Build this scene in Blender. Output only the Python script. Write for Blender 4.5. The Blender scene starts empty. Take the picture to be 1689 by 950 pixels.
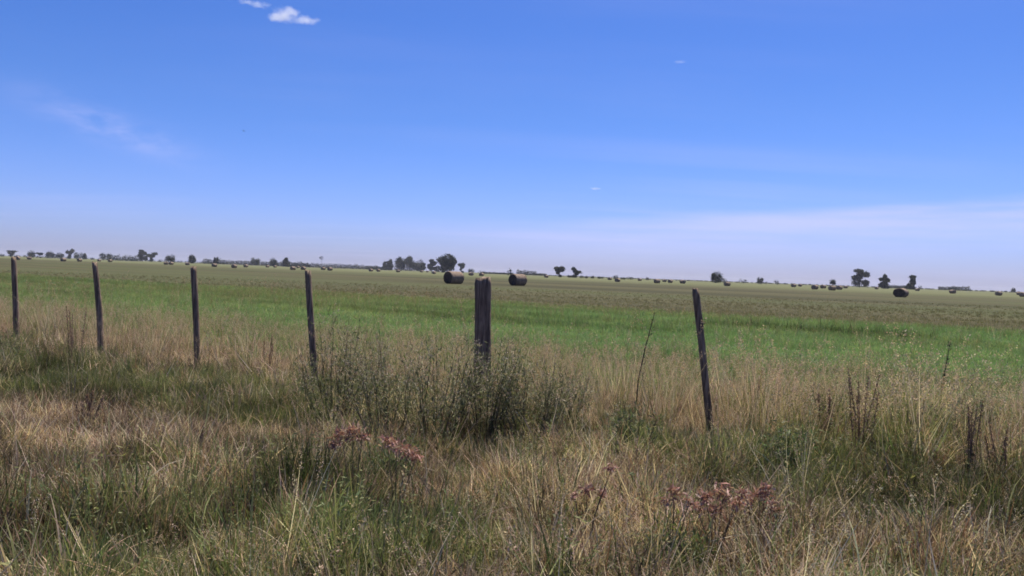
import bpy, bmesh, math, random
import numpy as np
from mathutils import Vector, Matrix

# ------------------------------------------------------------------ camera, world, sun, exposure
scene = bpy.context.scene
COL = scene.collection
R = math.radians
CAM_H = 1.7

cam_data = bpy.data.cameras.new('camera')
cam = bpy.data.objects.new('camera', cam_data)
COL.objects.link(cam)
cam_data.sensor_width = 36.0
cam_data.lens = 1325.0 / 1689.0 * 36.0
cam_data.clip_start = 0.05
cam_data.clip_end = 30000.0
cam.matrix_world = Matrix.Translation((0, 0, CAM_H)) @ Matrix.Rotation(R(90 - 1.03), 4, 'X') @ Matrix.Rotation(R(2.04), 4, 'Z')
scene.camera = cam

SUN_EL, SUN_AZ = 65.0, 28.0          # degrees; azimuth clockwise from +Y (the view direction)
SUN_DIR = Vector((math.sin(R(SUN_AZ)) * math.cos(R(SUN_EL)), math.cos(R(SUN_AZ)) * math.cos(R(SUN_EL)), math.sin(R(SUN_EL))))
sun_data = bpy.data.lights.new('sun', 'SUN')
sun_data.energy = 5.0
sun_data.angle = R(0.53)
sun_data.color = (1.0, 0.92, 0.80)
sun = bpy.data.objects.new('sun', sun_data)
COL.objects.link(sun)
sun.rotation_euler = SUN_DIR.to_track_quat('Z', 'Y').to_euler()

vs = scene.view_settings
vs.view_transform = 'Standard'
vs.look = 'None'
vs.exposure = 0.62
vs.gamma = 1.0
vs.use_curve_mapping = False

scene.render.engine = 'CYCLES'
cy = scene.cycles
cy.use_denoising = True
try:
    cy.denoiser = 'OPENIMAGEDENOISE'
except Exception:
    pass
cy.max_bounces = 4
cy.diffuse_bounces = 2
cy.glossy_bounces = 1
cy.transmission_bounces = 3
cy.volume_bounces = 2
cy.transparent_max_bounces = 8
cy.use_light_tree = False
cy.caustics_reflective = False
cy.caustics_refractive = False
cy.pixel_filter_type = 'BLACKMAN_HARRIS'
cy.filter_width = 1.7


class NT:
    """small helper for node trees"""
    def __init__(self, tree):
        self.t = tree
        tree.nodes.clear()

    def n(self, typ, **kw):
        nd = self.t.nodes.new(typ)
        for k, v in kw.items():
            if k.startswith('i_'):
                nd.inputs[k[2:].replace('_', ' ')].default_value = v
            else:
                setattr(nd, k, v)
        return nd

    def l(self, a, b):
        self.t.links.new(a, b)

    def val(self, x, sock):
        if isinstance(x, (int, float)):
            sock.default_value = x
        elif isinstance(x, (tuple, list)):
            sock.default_value = x if len(sock.default_value) == len(x) else tuple(x) + (1,)
        else:
            self.l(x, sock)

    def m(self, op, a, b=0.0, c=0.0, clamp=False):
        nd = self.n('ShaderNodeMath', operation=op, use_clamp=clamp)
        for i, x in enumerate((a, b, c)):
            self.val(x, nd.inputs[i])
        return nd.outputs[0]

    def vm(self, op, a, b=(0, 0, 0)):
        nd = self.n('ShaderNodeVectorMath', operation=op)
        self.val(a, nd.inputs[0])
        if op == 'SCALE':
            self.val(b, nd.inputs['Scale'])
        else:
            self.val(b, nd.inputs[1])
        return nd.outputs['Value'] if op in ('DOT_PRODUCT', 'LENGTH', 'DISTANCE') else nd.outputs[0]

    def ss(self, x, lo, hi, to0=0.0, to1=1.0, typ='SMOOTHSTEP'):
        nd = self.n('ShaderNodeMapRange', interpolation_type=typ)
        self.val(x, nd.inputs['Value'])
        self.val(lo, nd.inputs['From Min'])
        self.val(hi, nd.inputs['From Max'])
        self.val(to0, nd.inputs['To Min'])
        self.val(to1, nd.inputs['To Max'])
        return nd.outputs[0]

    def mix(self, f, a, b, blend='MIX'):
        nd = self.n('ShaderNodeMix', data_type='RGBA', blend_type=blend)
        self.val(f, nd.inputs['Factor'])
        self.val(a, nd.inputs[6])
        self.val(b, nd.inputs[7])
        return nd.outputs[2]

    def noise(self, vec, scale, detail=4.0, rough=0.55, dist=0.0):
        nd = self.n('ShaderNodeTexNoise')
        if vec is not None:
            self.l(vec, nd.inputs['Vector'])
        nd.inputs['Scale'].default_value = scale
        nd.inputs['Detail'].default_value = detail
        nd.inputs['Roughness'].default_value = rough
        nd.inputs['Distortion'].default_value = dist
        return nd.outputs['Fac']

    def mapping(self, vec, loc=(0, 0, 0), rot=(0, 0, 0), scale=(1, 1, 1)):
        nd = self.n('ShaderNodeMapping')
        self.l(vec, nd.inputs['Vector'])
        nd.inputs['Location'].default_value = loc
        nd.inputs['Rotation'].default_value = rot
        nd.inputs['Scale'].default_value = scale
        return nd.outputs[0]


world = bpy.data.worlds.new('World')
scene.world = world
world.use_nodes = True
w = NT(world.node_tree)
sky = w.n('ShaderNodeTexSky')
sky.sky_type = 'NISHITA'
sky.sun_disc = False
sky.sun_elevation = R(SUN_EL)
sky.sun_rotation = R(SUN_AZ)
sky.altitude = 100.0
sky.air_density = 1.0
sky.dust_density = 0.6
sky.ozone_density = 3.0
hs = w.n('ShaderNodeHueSaturation', i_Saturation=1.22, i_Hue=0.5)
w.l(sky.outputs[0], hs.inputs['Color'])
skyc = w.mix(1.0, hs.outputs[0], (0.655, 0.785, 1.28, 1), 'MULTIPLY')
dirv = w.vm('NORMALIZE', w.n('ShaderNodeTexCoord').outputs['Generated'])
sep = w.n('ShaderNodeSeparateXYZ')
w.l(dirv, sep.inputs[0])
dx, dy, dz = sep.outputs
skyc = w.mix(w.ss(dz, 0.22, -0.02), skyc, w.mix(1.0, skyc, (1.08, 1.0, 1.24, 1), 'MULTIPLY'))
# thin high cirrus on a plane far overhead
inv = w.m('DIVIDE', 1.0, w.m('ADD', w.m('MAXIMUM', dz, 0.0), 0.06))
plane = w.vm('SCALE', dirv, inv)
n1 = w.noise(w.mapping(plane, scale=(0.16, 0.9, 0.0), rot=(0, 0, R(12))), 1.0, 5.0, 0.55, 0.5)
n2 = w.noise(w.mapping(plane, loc=(3.1, 1.7, 0), scale=(0.35, 0.30, 0.0)), 1.0, 3.0, 0.5)
veil = w.m('MULTIPLY', w.ss(n1, 0.42, 0.80), w.ss(n2, 0.38, 0.72))
# the low streak ahead on the right
zc = w.m('ADD', 0.049, w.m('MULTIPLY', w.ss(dx, 0.0, 0.9, 0.0, 1.0, 'LINEAR'), 0.062))
wob = w.m('MULTIPLY', w.m('SUBTRACT', w.noise(w.mapping(dirv, scale=(5, 5, 18)), 1.0, 3.0), 0.5), 0.020)
sd = w.m('SUBTRACT', w.m('ADD', dz, wob), zc)
streak = w.m('MULTIPLY', w.ss(sd, -0.062, 0.008), w.ss(sd, 0.020, 0.004))
streak = w.m('MULTIPLY', streak, w.ss(dx, -0.25, 0.40))
streak = w.m('MULTIPLY', streak, w.ss(w.noise(w.mapping(dirv, scale=(4, 4, 60)), 1.0, 4.0, 0.6), 0.12, 0.62))
# the comet-like wisp on the left
wx = w.m('ADD', dx, 0.440)
wz = w.m('ADD', w.m('SUBTRACT', dz, 0.143), w.m('MULTIPLY', wx, 0.30))
wn = w.noise(w.mapping(dirv, scale=(14, 14, 40)), 1.0, 4.0, 0.6)
r2 = w.m('ADD', w.m('POWER', w.m('DIVIDE', wx, 0.055), 2.0), w.m('POWER', w.m('DIVIDE', wz, 0.015), 2.0))
wisp = w.m('MULTIPLY', w.m('EXPONENT', w.m('MULTIPLY', r2, -0.9)), w.ss(wn, 0.25, 0.7))
wisp = w.m('MULTIPLY', wisp, w.ss(dy, 0.0, 0.3))
amount = w.m('ADD', w.m('MULTIPLY', veil, 0.22), w.m('ADD', w.m('MULTIPLY', streak, 0.60), w.m('MULTIPLY', wisp, 0.46)), clamp=True)
skyc = w.mix(amount, skyc, (7.0, 6.9, 10.6, 1))
bg = w.n('ShaderNodeBackground', i_Strength=0.067)
w.l(skyc, bg.inputs['Color'])
w.l(bg.outputs[0], w.n('ShaderNodeOutputWorld').inputs['Surface'])

# ------------------------------------------------------------------ helpers
rng = np.random.default_rng(7)
random.seed(7)


def tag(o, label=None, cat=None, group=None, kind=None):
    for k, v in (('label', label), ('category', cat), ('group', group), ('kind', kind)):
        if v:
            o[k] = v
    return o


class MB:
    """mesh builder: vertices with a colour each, and faces"""
    def __init__(self):
        self.v, self.f, self.c, self.k = [], [], [], 0

    def add(self, verts, faces, col):
        verts = np.asarray(verts, float)
        n = len(verts)
        col = np.asarray(col, float)
        if col.ndim == 1:
            col = np.tile(col, (n, 1))
        self.v.append(verts)
        self.c.append(col)
        k = self.k
        self.f.extend([tuple(int(i) + k for i in q) for q in faces])
        self.k += n

    def mesh(self, name, mat=None, smooth=False):
        me = bpy.data.meshes.new(name)
        V = np.concatenate(self.v) if self.v else np.zeros((0, 3))
        C = np.concatenate(self.c) if self.c else np.zeros((0, 3))
        me.from_pydata(V.tolist(), [], self.f)
        a = me.color_attributes.new('col', 'FLOAT_COLOR', 'POINT')
        a.data.foreach_set('color', np.concatenate([C, np.ones((len(C), 1))], 1).astype(np.float32).ravel())
        if mat:
            me.materials.append(mat)
        if smooth:
            me.polygons.foreach_set('use_smooth', [True] * len(me.polygons))
        return me

    def build(self, name, mat, parent=None, loc=None, rot=None, smooth=False):
        return link(name, self.mesh(name, mat, smooth), parent, loc, rot)


def link(name, me, parent=None, loc=None, rot=None):
    o = bpy.data.objects.new(name, me)
    COL.objects.link(o)
    if parent:
        o.parent = parent
    if loc is not None:
        o.location = loc
    if rot is not None:
        o.rotation_euler = rot
    return o


def empty(name, loc, rz=0.0):
    o = bpy.data.objects.new(name, None)
    COL.objects.link(o)
    o.location = loc
    o.rotation_euler = (0, 0, rz)
    o.empty_display_size = 0.2
    return o


def tube(mb, pts, radii, sides, col):
    pts = [Vector(p) for p in pts]
    rings = []
    for i, p in enumerate(pts):
        d = (pts[min(i + 1, len(pts) - 1)] - pts[max(i - 1, 0)]).normalized()
        u = d.cross(Vector((0.3, 1, 0.1))).normalized()
        v = d.cross(u)
        for s in range(sides):
            a = 2 * math.pi * s / sides
            rings.append(p + (u * math.cos(a) + v * math.sin(a)) * radii[i])
    faces = []
    for i in range(len(pts) - 1):
        for s in range(sides):
            a, b = i * sides + s, i * sides + (s + 1) % sides
            faces.append((a, b, b + sides, a + sides))
    faces.append(tuple(range(sides))[::-1])
    faces.append(tuple(range((len(pts) - 1) * sides, len(pts) * sides)))
    mb.add(rings, faces, col)


def hash2(ix, iy, seed):
    h = (ix.astype(np.int64) * 374761393 + iy.astype(np.int64) * 668265263 + seed * 1442695041) & 0xFFFFFFFF
    h = ((h ^ (h >> 13)) * 1274126177) & 0xFFFFFFFF
    return ((h ^ (h >> 16)) & 0xFFFFFF) / float(0xFFFFFF)


def vnoise(x, y, seed=0, octaves=3):
    x = np.asarray(x, float)
    y = np.asarray(y, float)
    out = np.zeros_like(x)
    amp, tot = 1.0, 0.0
    for o in range(octaves):
        ix, iy = np.floor(x), np.floor(y)
        fx, fy = x - ix, y - iy
        fx = fx * fx * (3 - 2 * fx)
        fy = fy * fy * (3 - 2 * fy)
        a, b = hash2(ix, iy, seed + o), hash2(ix + 1, iy, seed + o)
        c, d = hash2(ix, iy + 1, seed + o), hash2(ix + 1, iy + 1, seed + o)
        out += amp * ((a + (b - a) * fx) * (1 - fy) + (c + (d - c) * fx) * fy)
        tot += amp
        amp *= 0.5
        x, y = x * 2.03 + 11.3, y * 2.03 + 5.7
    return out / tot


FN = np.array((0.5107, 0.8597))      # normal of the fence line, pointing into the field
FD = np.array((0.8597, -0.5107))


def s_of(x, y):
    return np.asarray(x) * FN[0] + np.asarray(y) * FN[1] - 8.68


def ground_h(x, y):
    x = np.asarray(x, float)
    y = np.asarray(y, float)
    r = np.sqrt(x * x + y * y)
    near = np.clip(1 - r / 60.0, 0, 1)
    s = s_of(x, y)
    h = (vnoise(x * 0.6, y * 0.6, 3, 3) - 0.5) * 0.16 * near
    h = h - 0.10 * np.exp(-((s + 3.0) / 1.4) ** 2) * near      # shallow ditch before the fence
    return h


# ------------------------------------------------------------------ materials
def new_mat(name):
    m = bpy.data.materials.new(name)
    m.use_nodes = True
    return m, NT(m.node_tree)


def leaf_material(name, instanced, transl=0.35, rough=0.6, spec=0.25):
    m, t = new_mat(name)
    a = t.n('ShaderNodeAttribute', attribute_name='col')
    c = a.outputs['Color']
    if instanced:
        b = t.n('ShaderNodeAttribute', attribute_name='pcol', attribute_type='INSTANCER')
        c = t.mix(1.0, c, b.outputs['Color'], 'MULTIPLY')
    else:
        oi = t.n('ShaderNodeObjectInfo')
        g = t.ss(oi.outputs['Random'], 0, 1, 0.85, 1.15, 'LINEAR')
        c = t.vm('SCALE', c, g)
    p = t.n('ShaderNodeBsdfPrincipled')
    p.inputs['Roughness'].default_value = rough
    p.inputs['Specular IOR Level'].default_value = spec
    t.l(c, p.inputs['Base Color'])
    tr = t.n('ShaderNodeBsdfTranslucent')
    t.l(t.vm('MULTIPLY', c, (1.05, 1.1, 0.75)), tr.inputs['Color'])
    mx = t.n('ShaderNodeMixShader')
    mx.inputs[0].default_value = transl
    t.l(p.outputs[0], mx.inputs[1])
    t.l(tr.outputs[0], mx.inputs[2])
    t.l(mx.outputs[0], t.n('ShaderNodeOutputMaterial').inputs['Surface'])
    return m


M_GRASS = leaf_material('grass_blade', True, 0.38, 0.7, 0.12)
M_PLANT = leaf_material('plant_leaf', False, 0.30)
M_TREE = leaf_material('tree_leaf', False, 0.20, 0.7, 0.1)


def ground_material():
    m, t = new_mat('field_ground')
    g = t.n('ShaderNodeNewGeometry')
    pos = g.outputs['Position']
    s = t.m('SUBTRACT', t.vm('DOT_PRODUCT', pos, (FN[0], FN[1], 0.0)), 8.68)
    along = t.vm('DOT_PRODUCT', pos, (FD[0], FD[1], 0.0))
    comb = t.n('ShaderNodeCombineXYZ')
    t.l(along, comb.inputs[0])
    t.l(s, comb.inputs[1])
    fp = comb.outputs[0]
    big = t.noise(fp, 0.12, 4)
    fine = t.noise(fp, 3.0, 6, 0.65)
    tiny = t.noise(fp, 14.0, 4, 0.7)
    # rows of the mown field run along the fence
    rows = t.noise(t.mapping(fp, scale=(0.006, 0.060, 1)), 1.0, 6, 0.62, 0.3)
    rows2 = t.noise(t.mapping(fp, loc=(5, 9, 0), scale=(0.03, 0.30, 1)), 1.0, 4, 0.6)
    patch = t.noise(t.mapping(fp, loc=(2, 40, 0), scale=(0.008, 0.02, 1)), 1.0, 3)
    sj = t.m('ADD', s, t.m('MULTIPLY', t.m('SUBTRACT', big, 0.5), 7.0))
    litter = t.mix(t.ss(fine, 0.35, 0.65), (0.040, 0.030, 0.020), (0.11, 0.080, 0.050))
    litter = t.mix(t.ss(big, 0.45, 0.65), litter, (0.075, 0.078, 0.034))
    straw = t.mix(t.ss(fine, 0.3, 0.7), (0.09, 0.065, 0.042), (0.17, 0.125, 0.08))
    crop = t.mix(t.ss(rows2, 0.35, 0.65), (0.050, 0.105, 0.034), (0.080, 0.135, 0.048))
    crop = t.mix(t.ss(tiny, 0.35, 0.7), crop, (0.035, 0.07, 0.024))
    stub = t.mix(t.ss(rows, 0.36, 0.64), (0.048, 0.046, 0.019), (0.084, 0.077, 0.035))
    stub = t.mix(t.m('MULTIPLY', t.ss(patch, 0.42, 0.62), 0.65), stub, (0.070, 0.080, 0.030))
    stub = t.mix(t.m('MULTIPLY', t.ss(rows2, 0.50, 0.75), 0.45), stub, (0.044, 0.035, 0.019))
    far = t.mix(t.ss(rows, 0.3, 0.7), (0.092, 0.100, 0.041), (0.132, 0.134, 0.060))
    c = t.mix(t.ss(sj, -1.5, 0.5), litter, straw)
    c = t.mix(t.ss(sj, 2.5, 6.0), c, crop)
    c = t.mix(t.ss(sj, 24.0, 33.0), c, stub)
    c = t.mix(t.ss(t.m('ADD', s, t.m('MULTIPLY', t.m('SUBTRACT', rows, 0.5), 190.0)), 150.0, 330.0), c, far)
    p = t.n('ShaderNodeBsdfPrincipled')
    p.inputs['Roughness'].default_value = 0.95
    p.inputs['Specular IOR Level'].default_value = 0.1
    t.l(c, p.inputs['Base Color'])
    bmp = t.n('ShaderNodeBump')
    bmp.inputs['Strength'].default_value = 0.7
    bmp.inputs['Distance'].default_value = 0.06
    t.l(t.m('ADD', fine, t.m('MULTIPLY', tiny, 0.5)), bmp.inputs['Height'])
    t.l(bmp.outputs[0], p.inputs['Normal'])
    t.l(p.outputs[0], t.n('ShaderNodeOutputMaterial').inputs['Surface'])
    return m


def wood_material():
    m, t = new_mat('weathered_post_wood')
    tc = t.n('ShaderNodeTexCoord')
    oi = t.n('ShaderNodeObjectInfo')
    v = t.vm('ADD', tc.outputs['Object'], t.vm('SCALE', (7.0, 3.0, 5.0), oi.outputs['Random']))
    grain = t.noise(t.mapping(v, scale=(38, 38, 1.6)), 1.0, 6, 0.65, 0.6)
    blot = t.noise(v, 3.5, 4)
    c = t.mix(t.ss(grain, 0.32, 0.68), (0.062, 0.044, 0.031), (0.29, 0.215, 0.152))
    c = t.mix(t.m('MULTIPLY', t.ss(blot, 0.5, 0.7), 0.5), c, (0.13, 0.088, 0.060))
    p = t.n('ShaderNodeBsdfPrincipled')
    p.inputs['Roughness'].default_value = 0.85
    p.inputs['Specular IOR Level'].default_value = 0.2
    t.l(c, p.inputs['Base Color'])
    b = t.n('ShaderNodeBump')
    b.inputs['Strength'].default_value = 0.8
    b.inputs['Distance'].default_value = 0.01
    t.l(grain, b.inputs['Height'])
    t.l(b.outputs[0], p.inputs['Normal'])
    t.l(p.outputs[0], t.n('ShaderNodeOutputMaterial').inputs['Surface'])
    return m


def hay_material(name, c0, c1, end=False):
    m, t = new_mat(name)
    tc = t.n('ShaderNodeTexCoord')
    o = tc.outputs['Object']
    if end:      # wound layers seen on the flat end
        sp = t.n('ShaderNodeSeparateXYZ')
        t.l(o, sp.inputs[0])
        r = t.m('SQRT', t.m('ADD', t.m('POWER', sp.outputs[1], 2.0), t.m('POWER', t.m('SUBTRACT', sp.outputs[2], 0.8), 2.0)))
        r = t.m('ADD', r, t.m('MULTIPLY', t.noise(o, 3.0, 3), 0.25))
        k = t.m('ADD', t.m('MULTIPLY', t.m('SINE', t.m('MULTIPLY', r, 34.0)), 0.25), t.noise(o, 22.0, 5, 0.7))
    else:
        k = t.noise(t.mapping(o, scale=(30, 4, 4)), 1.0, 6, 0.7)
    n2 = t.noise(o, 2.2, 4)
    c = t.mix(t.ss(k, 0.25, 0.75), c0, c1)
    c = t.mix(t.m('MULTIPLY', t.ss(n2, 0.45, 0.7), 0.5), c, tuple(0.6 * x for x in c0))
    p = t.n('ShaderNodeBsdfPrincipled')
    p.inputs['Roughness'].default_value = 0.95
    p.inputs['Specular IOR Level'].default_value = 0.1
    t.l(c, p.inputs['Base Color'])
    b = t.n('ShaderNodeBump')
    b.inputs['Strength'].default_value = 1.0
    b.inputs['Distance'].default_value = 0.05
    t.l(k, b.inputs['Height'])
    t.l(b.outputs[0], p.inputs['Normal'])
    t.l(p.outputs[0], t.n('ShaderNodeOutputMaterial').inputs['Surface'])
    return m


def plain_material(name, col, rough=0.7, metal=0.0):
    m, t = new_mat(name)
    tc = t.n('ShaderNodeTexCoord')
    n = t.noise(tc.outputs['Object'], 4.0, 4)
    p = t.n('ShaderNodeBsdfPrincipled')
    p.inputs['Roughness'].default_value = rough
    p.inputs['Metallic'].default_value = metal
    t.l(t.mix(n, tuple(0.7 * x for x in col), tuple(1.2 * x for x in col)), p.inputs['Base Color'])
    t.l(p.outputs[0], t.n('ShaderNodeOutputMaterial').inputs['Surface'])
    return m


M_WOOD = wood_material()
M_HAY = hay_material('weathered_hay', (0.14, 0.104, 0.076), (0.38, 0.295, 0.22))
M_HAYEND = hay_material('hay_end', (0.062, 0.044, 0.032), (0.16, 0.115, 0.082), True)
M_STEEL = plain_material('galvanised_steel', (0.22, 0.22, 0.24), 0.5, 0.6)
M_BARK = plain_material('bark', (0.045, 0.036, 0.030), 0.9)
M_FEATHER = plain_material('dark_feathers', (0.02, 0.02, 0.022), 0.8)

# ------------------------------------------------------------------ the ground
k = 130
ax = np.sinh(np.linspace(-1, 1, 2 * k + 1) * 8.2) / math.sinh(8.2) * 6000.0
X, Y = np.meshgrid(ax, ax + 9.0)
Z = ground_h(X, Y)
Vg = np.stack([X, Y, Z], -1).reshape(-1, 3)
nn = 2 * k + 1
idx = np.arange(nn * nn).reshape(nn, nn)
Fg = np.stack([idx[:-1, :-1], idx[:-1, 1:], idx[1:, 1:], idx[1:, :-1]], -1).reshape(-1, 4)
me = bpy.data.meshes.new('ground')
me.from_pydata(Vg.tolist(), [], Fg.tolist())
me.materials.append(ground_material())
me.polygons.foreach_set('use_smooth', [True] * len(me.polygons))
tag(link('ground', me), 'flat farmland with green crop belt and olive mown field', 'ground', kind='structure')

# ------------------------------------------------------------------ fence posts
# base x, base y, lean to the top (x), height above ground, width, squared, label
POSTS = [
    (-9.77, 15.90, -0.117, 1.67, 0.105, False, 'thin dark wooden fence post, leftmost, beside the left picture edge'),
    (-7.30, 14.29, -0.138, 1.63, 0.105, False, 'thin bowed wooden fence post, second from the left, next to dark dead weeds'),
    (-5.17, 13.29, -0.114, 1.62, 0.102, False, 'thin wooden fence post third from the left, in pale straw grass'),
    (-2.71, 11.32, -0.177, 1.64, 0.092, False, 'slender wooden fence post leaning left, just left of the weed bushes'),
    (-0.34, 10.37, -0.039, 1.63, 0.215, True, 'thick squared wooden fence post standing behind the weed bushes'),
    (2.23, 8.77, -0.227, 1.61, 0.082, False, 'long thin wooden fence post leaning left, rightmost of the fence'),
]


def post_mesh(i, lean, h, wid, squared):
    r = np.random.default_rng(40 + i)
    sides, rings = (16, 26)
    hh = wid / 2
    V, F = [], []
    bow = {1: 0.030, 2: 0.012, 3: -0.010}.get(i, 0.006)
    ph = r.uniform(0, 6.28, 8)
    cuts = 1 + 0.05 * r.standard_normal(sides)
    for j in range(rings + 1):
        tt = j / rings
        z = -0.35 + (h + 0.35) * tt
        cx = lean * max(z, -0.3) / h + bow * math.sin(math.pi * tt)
        cyy = 0.010 * math.sin(3 * tt + ph[0])
        taper = 1.08 - 0.14 * tt
        for s in range(sides):
            a = 2 * math.pi * s / sides
            ca, sa = math.cos(a), math.sin(a)
            if squared:
                e = 0.34
                px = math.copysign(abs(ca) ** e, ca)
                py = math.copysign(abs(sa) ** e, sa)
            else:
                px, py = ca, sa
            q = cuts[s] + 0.04 * math.sin(5 * tt + ph[1] + 2 * a) + 0.03 * math.sin(13 * tt + ph[2] + 3 * a) + 0.02 * r.standard_normal()
            if j == rings:
                q *= 0.90
            V.append((cx + hh * taper * q * px, cyy + hh * taper * q * py, z + (0.012 * r.standard_normal() if j == rings else 0)))
    for j in range(rings):
        for s in range(sides):
            a, b = j * sides + s, j * sides + (s + 1) % sides
            F.append((a, b, b + sides, a + sides))
    V.append((lean + 0.0, 0, h - 0.012))
    c = len(V) - 1
    for s in range(sides):
        F.append((rings * sides + s, rings * sides + (s + 1) % sides, c))
    me = bpy.data.meshes.new('fence_post')
    me.from_pydata(V, [], F)
    me.materials.append(M_WOOD)
    me.polygons.foreach_set('use_smooth', [True] * len(me.polygons))
    return me


for i, (x, y, lean, h, wid, sq, lab) in enumerate(POSTS):
    z = float(ground_h(x, y))
    o = link('fence_post', post_mesh(i, lean, h - z, wid, sq), loc=(x, y, z))
    tag(o, lab, 'fence post', 'posts of the field fence')

# ------------------------------------------------------------------ hay bales
def bale_body(D, L, seed, seg=28, rows=12):
    r = np.random.default_rng(seed)
    V, F = [], []
    ph = r.uniform(0, 6.28, 6)
    prof = [(-0.5, 0.90), (-0.47, 0.97)] + [(u, 1.0) for u in np.linspace(-0.42, 0.42, rows)] + [(0.47, 0.97), (0.5, 0.90)]
    for (u, q) in prof:
        for s in range(seg):
            a = 2 * math.pi * s / seg
            rr = D / 2 * q * (1 + 0.015 * math.sin(3 * a + ph[0] + 4 * u) + 0.012 * r.standard_normal())
            yy = rr * math.cos(a) * 1.03
            zz = rr * math.sin(a) * 0.97
            zz = max(zz, -D / 2 * 0.90)          # sags flat where it rests
            V.append((u * L + 0.01 * r.standard_normal(), yy, zz + D / 2 * 0.88))
    n = len(prof)
    for j in range(n - 1):
        for s in range(seg):
            a, b = j * seg + s, j * seg + (s + 1) % seg
            F.append((a, b, b + seg, a + seg))
    F.append(tuple(range(seg))[::-1])
    F.append(tuple(range((n - 1) * seg, n * seg)))
    return V, F


def py_mesh(name, V, F, mat, smooth=True):
    me = bpy.data.meshes.new(name)
    me.from_pydata([tuple(map(float, v)) for v in V], [], F)
    bm = bmesh.new()
    bm.from_mesh(me)
    bmesh.ops.recalc_face_normals(bm, faces=bm.faces)
    bm.to_mesh(me)
    bm.free()
    me.materials.append(mat)
    if smooth:
        me.polygons.foreach_set('use_smooth', [True] * len(me.polygons))
    return me


def bale_end(D, x, sgn, seed):
    r = np.random.default_rng(seed)
    V, F = [], []
    seg = 28
    for (q, off) in ((0.94, 0.0), (0.88, 0.035), (0.6, 0.05), (0.3, 0.045)):
        for s in range(seg):
            a = 2 * math.pi * s / seg
            rr = D / 2 * q * (1 + 0.012 * r.standard_normal())
            zz = max(rr * math.sin(a) * 0.97, -D / 2 * 0.88)
            V.append((x + sgn * (off + 0.012 * r.standard_normal()), rr * math.cos(a) * 1.03, zz + D / 2 * 0.88))
    for j in range(3):
        for s in range(seg):
            a, b = j * seg + s, j * seg + (s + 1) % seg
            F.append((a, b, b + seg, a + seg) if sgn < 0 else (a, a + seg, b + seg, b))
    F.append(tuple(range(3 * seg, 4 * seg)))
    return py_mesh('end_face', V, F, M_HAYEND)


def straw_fringe(D, L, seed, n=260):
    r = np.random.default_rng(seed)
    mb = MB()
    for _ in range(n):
        a = r.uniform(0.0, 2 * math.pi)
        u = r.uniform(-0.5, 0.5) * L
        p = np.array((u, D / 2 * 1.02 * math.cos(a), max(D / 2 * 0.96 * math.sin(a), -D / 2 * 0.88) + D / 2 * 0.88))
        nrm = np.array((0, math.cos(a), math.sin(a)))
        tg = r.standard_normal(3) * 0.7 + nrm * 0.5
        ln = r.uniform(0.06, 0.16)
        q = p + tg / np.linalg.norm(tg) * ln
        sd = np.cross(tg, (0.2, 0.5, 0.8))
        sd = sd / (np.linalg.norm(sd) + 1e-6) * 0.008
        col = np.array((0.24, 0.17, 0.11)) * r.uniform(0.5, 1.3)
        mb.add([p - sd, p + sd, q], [(0, 1, 2)], col)
    return mb


G_B = 'round hay bales scattered over the field'
# x, y, diameter, length, turn of the axis (degrees), label
NEAR_BALES = [
    (-8.1, 111.2, 1.86, 2.25, 47, 'largest near hay bale left of the thick post, pale top, dark left end'),
    (0.8, 115.5, 1.80, 2.05, 42, 'large near hay bale just right of the thick post, pale top'),
    (68.1, 140.7, 1.72, 1.70, 42, 'dark near hay bale on the right seen end-on, below two trees'),
]
for i, (x, y, D, L, az, lab) in enumerate(NEAR_BALES):
    e = empty('hay_bale', (x, y, 0), R(az))
    tag(e, lab, 'hay bale', G_B)
    # axis along local X; turned so that the left end looks towards the road
    if i == 2:
        e.scale = (1.0, 1.22, 0.98)      # slumped wide
    V, F = bale_body(D, L, 100 + i)
    link('roll', py_mesh('roll', V, F, M_HAY), e)
    link('end_face', bale_end(D, -0.5 * L, -1, 200 + i), e)
    link('end_face', bale_end(D, 0.5 * L, 1, 300 + i), e)
    tag(straw_fringe(D, L, 400 + i).build('loose_straw', M_PLANT, e), kind='stuff')

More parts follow.
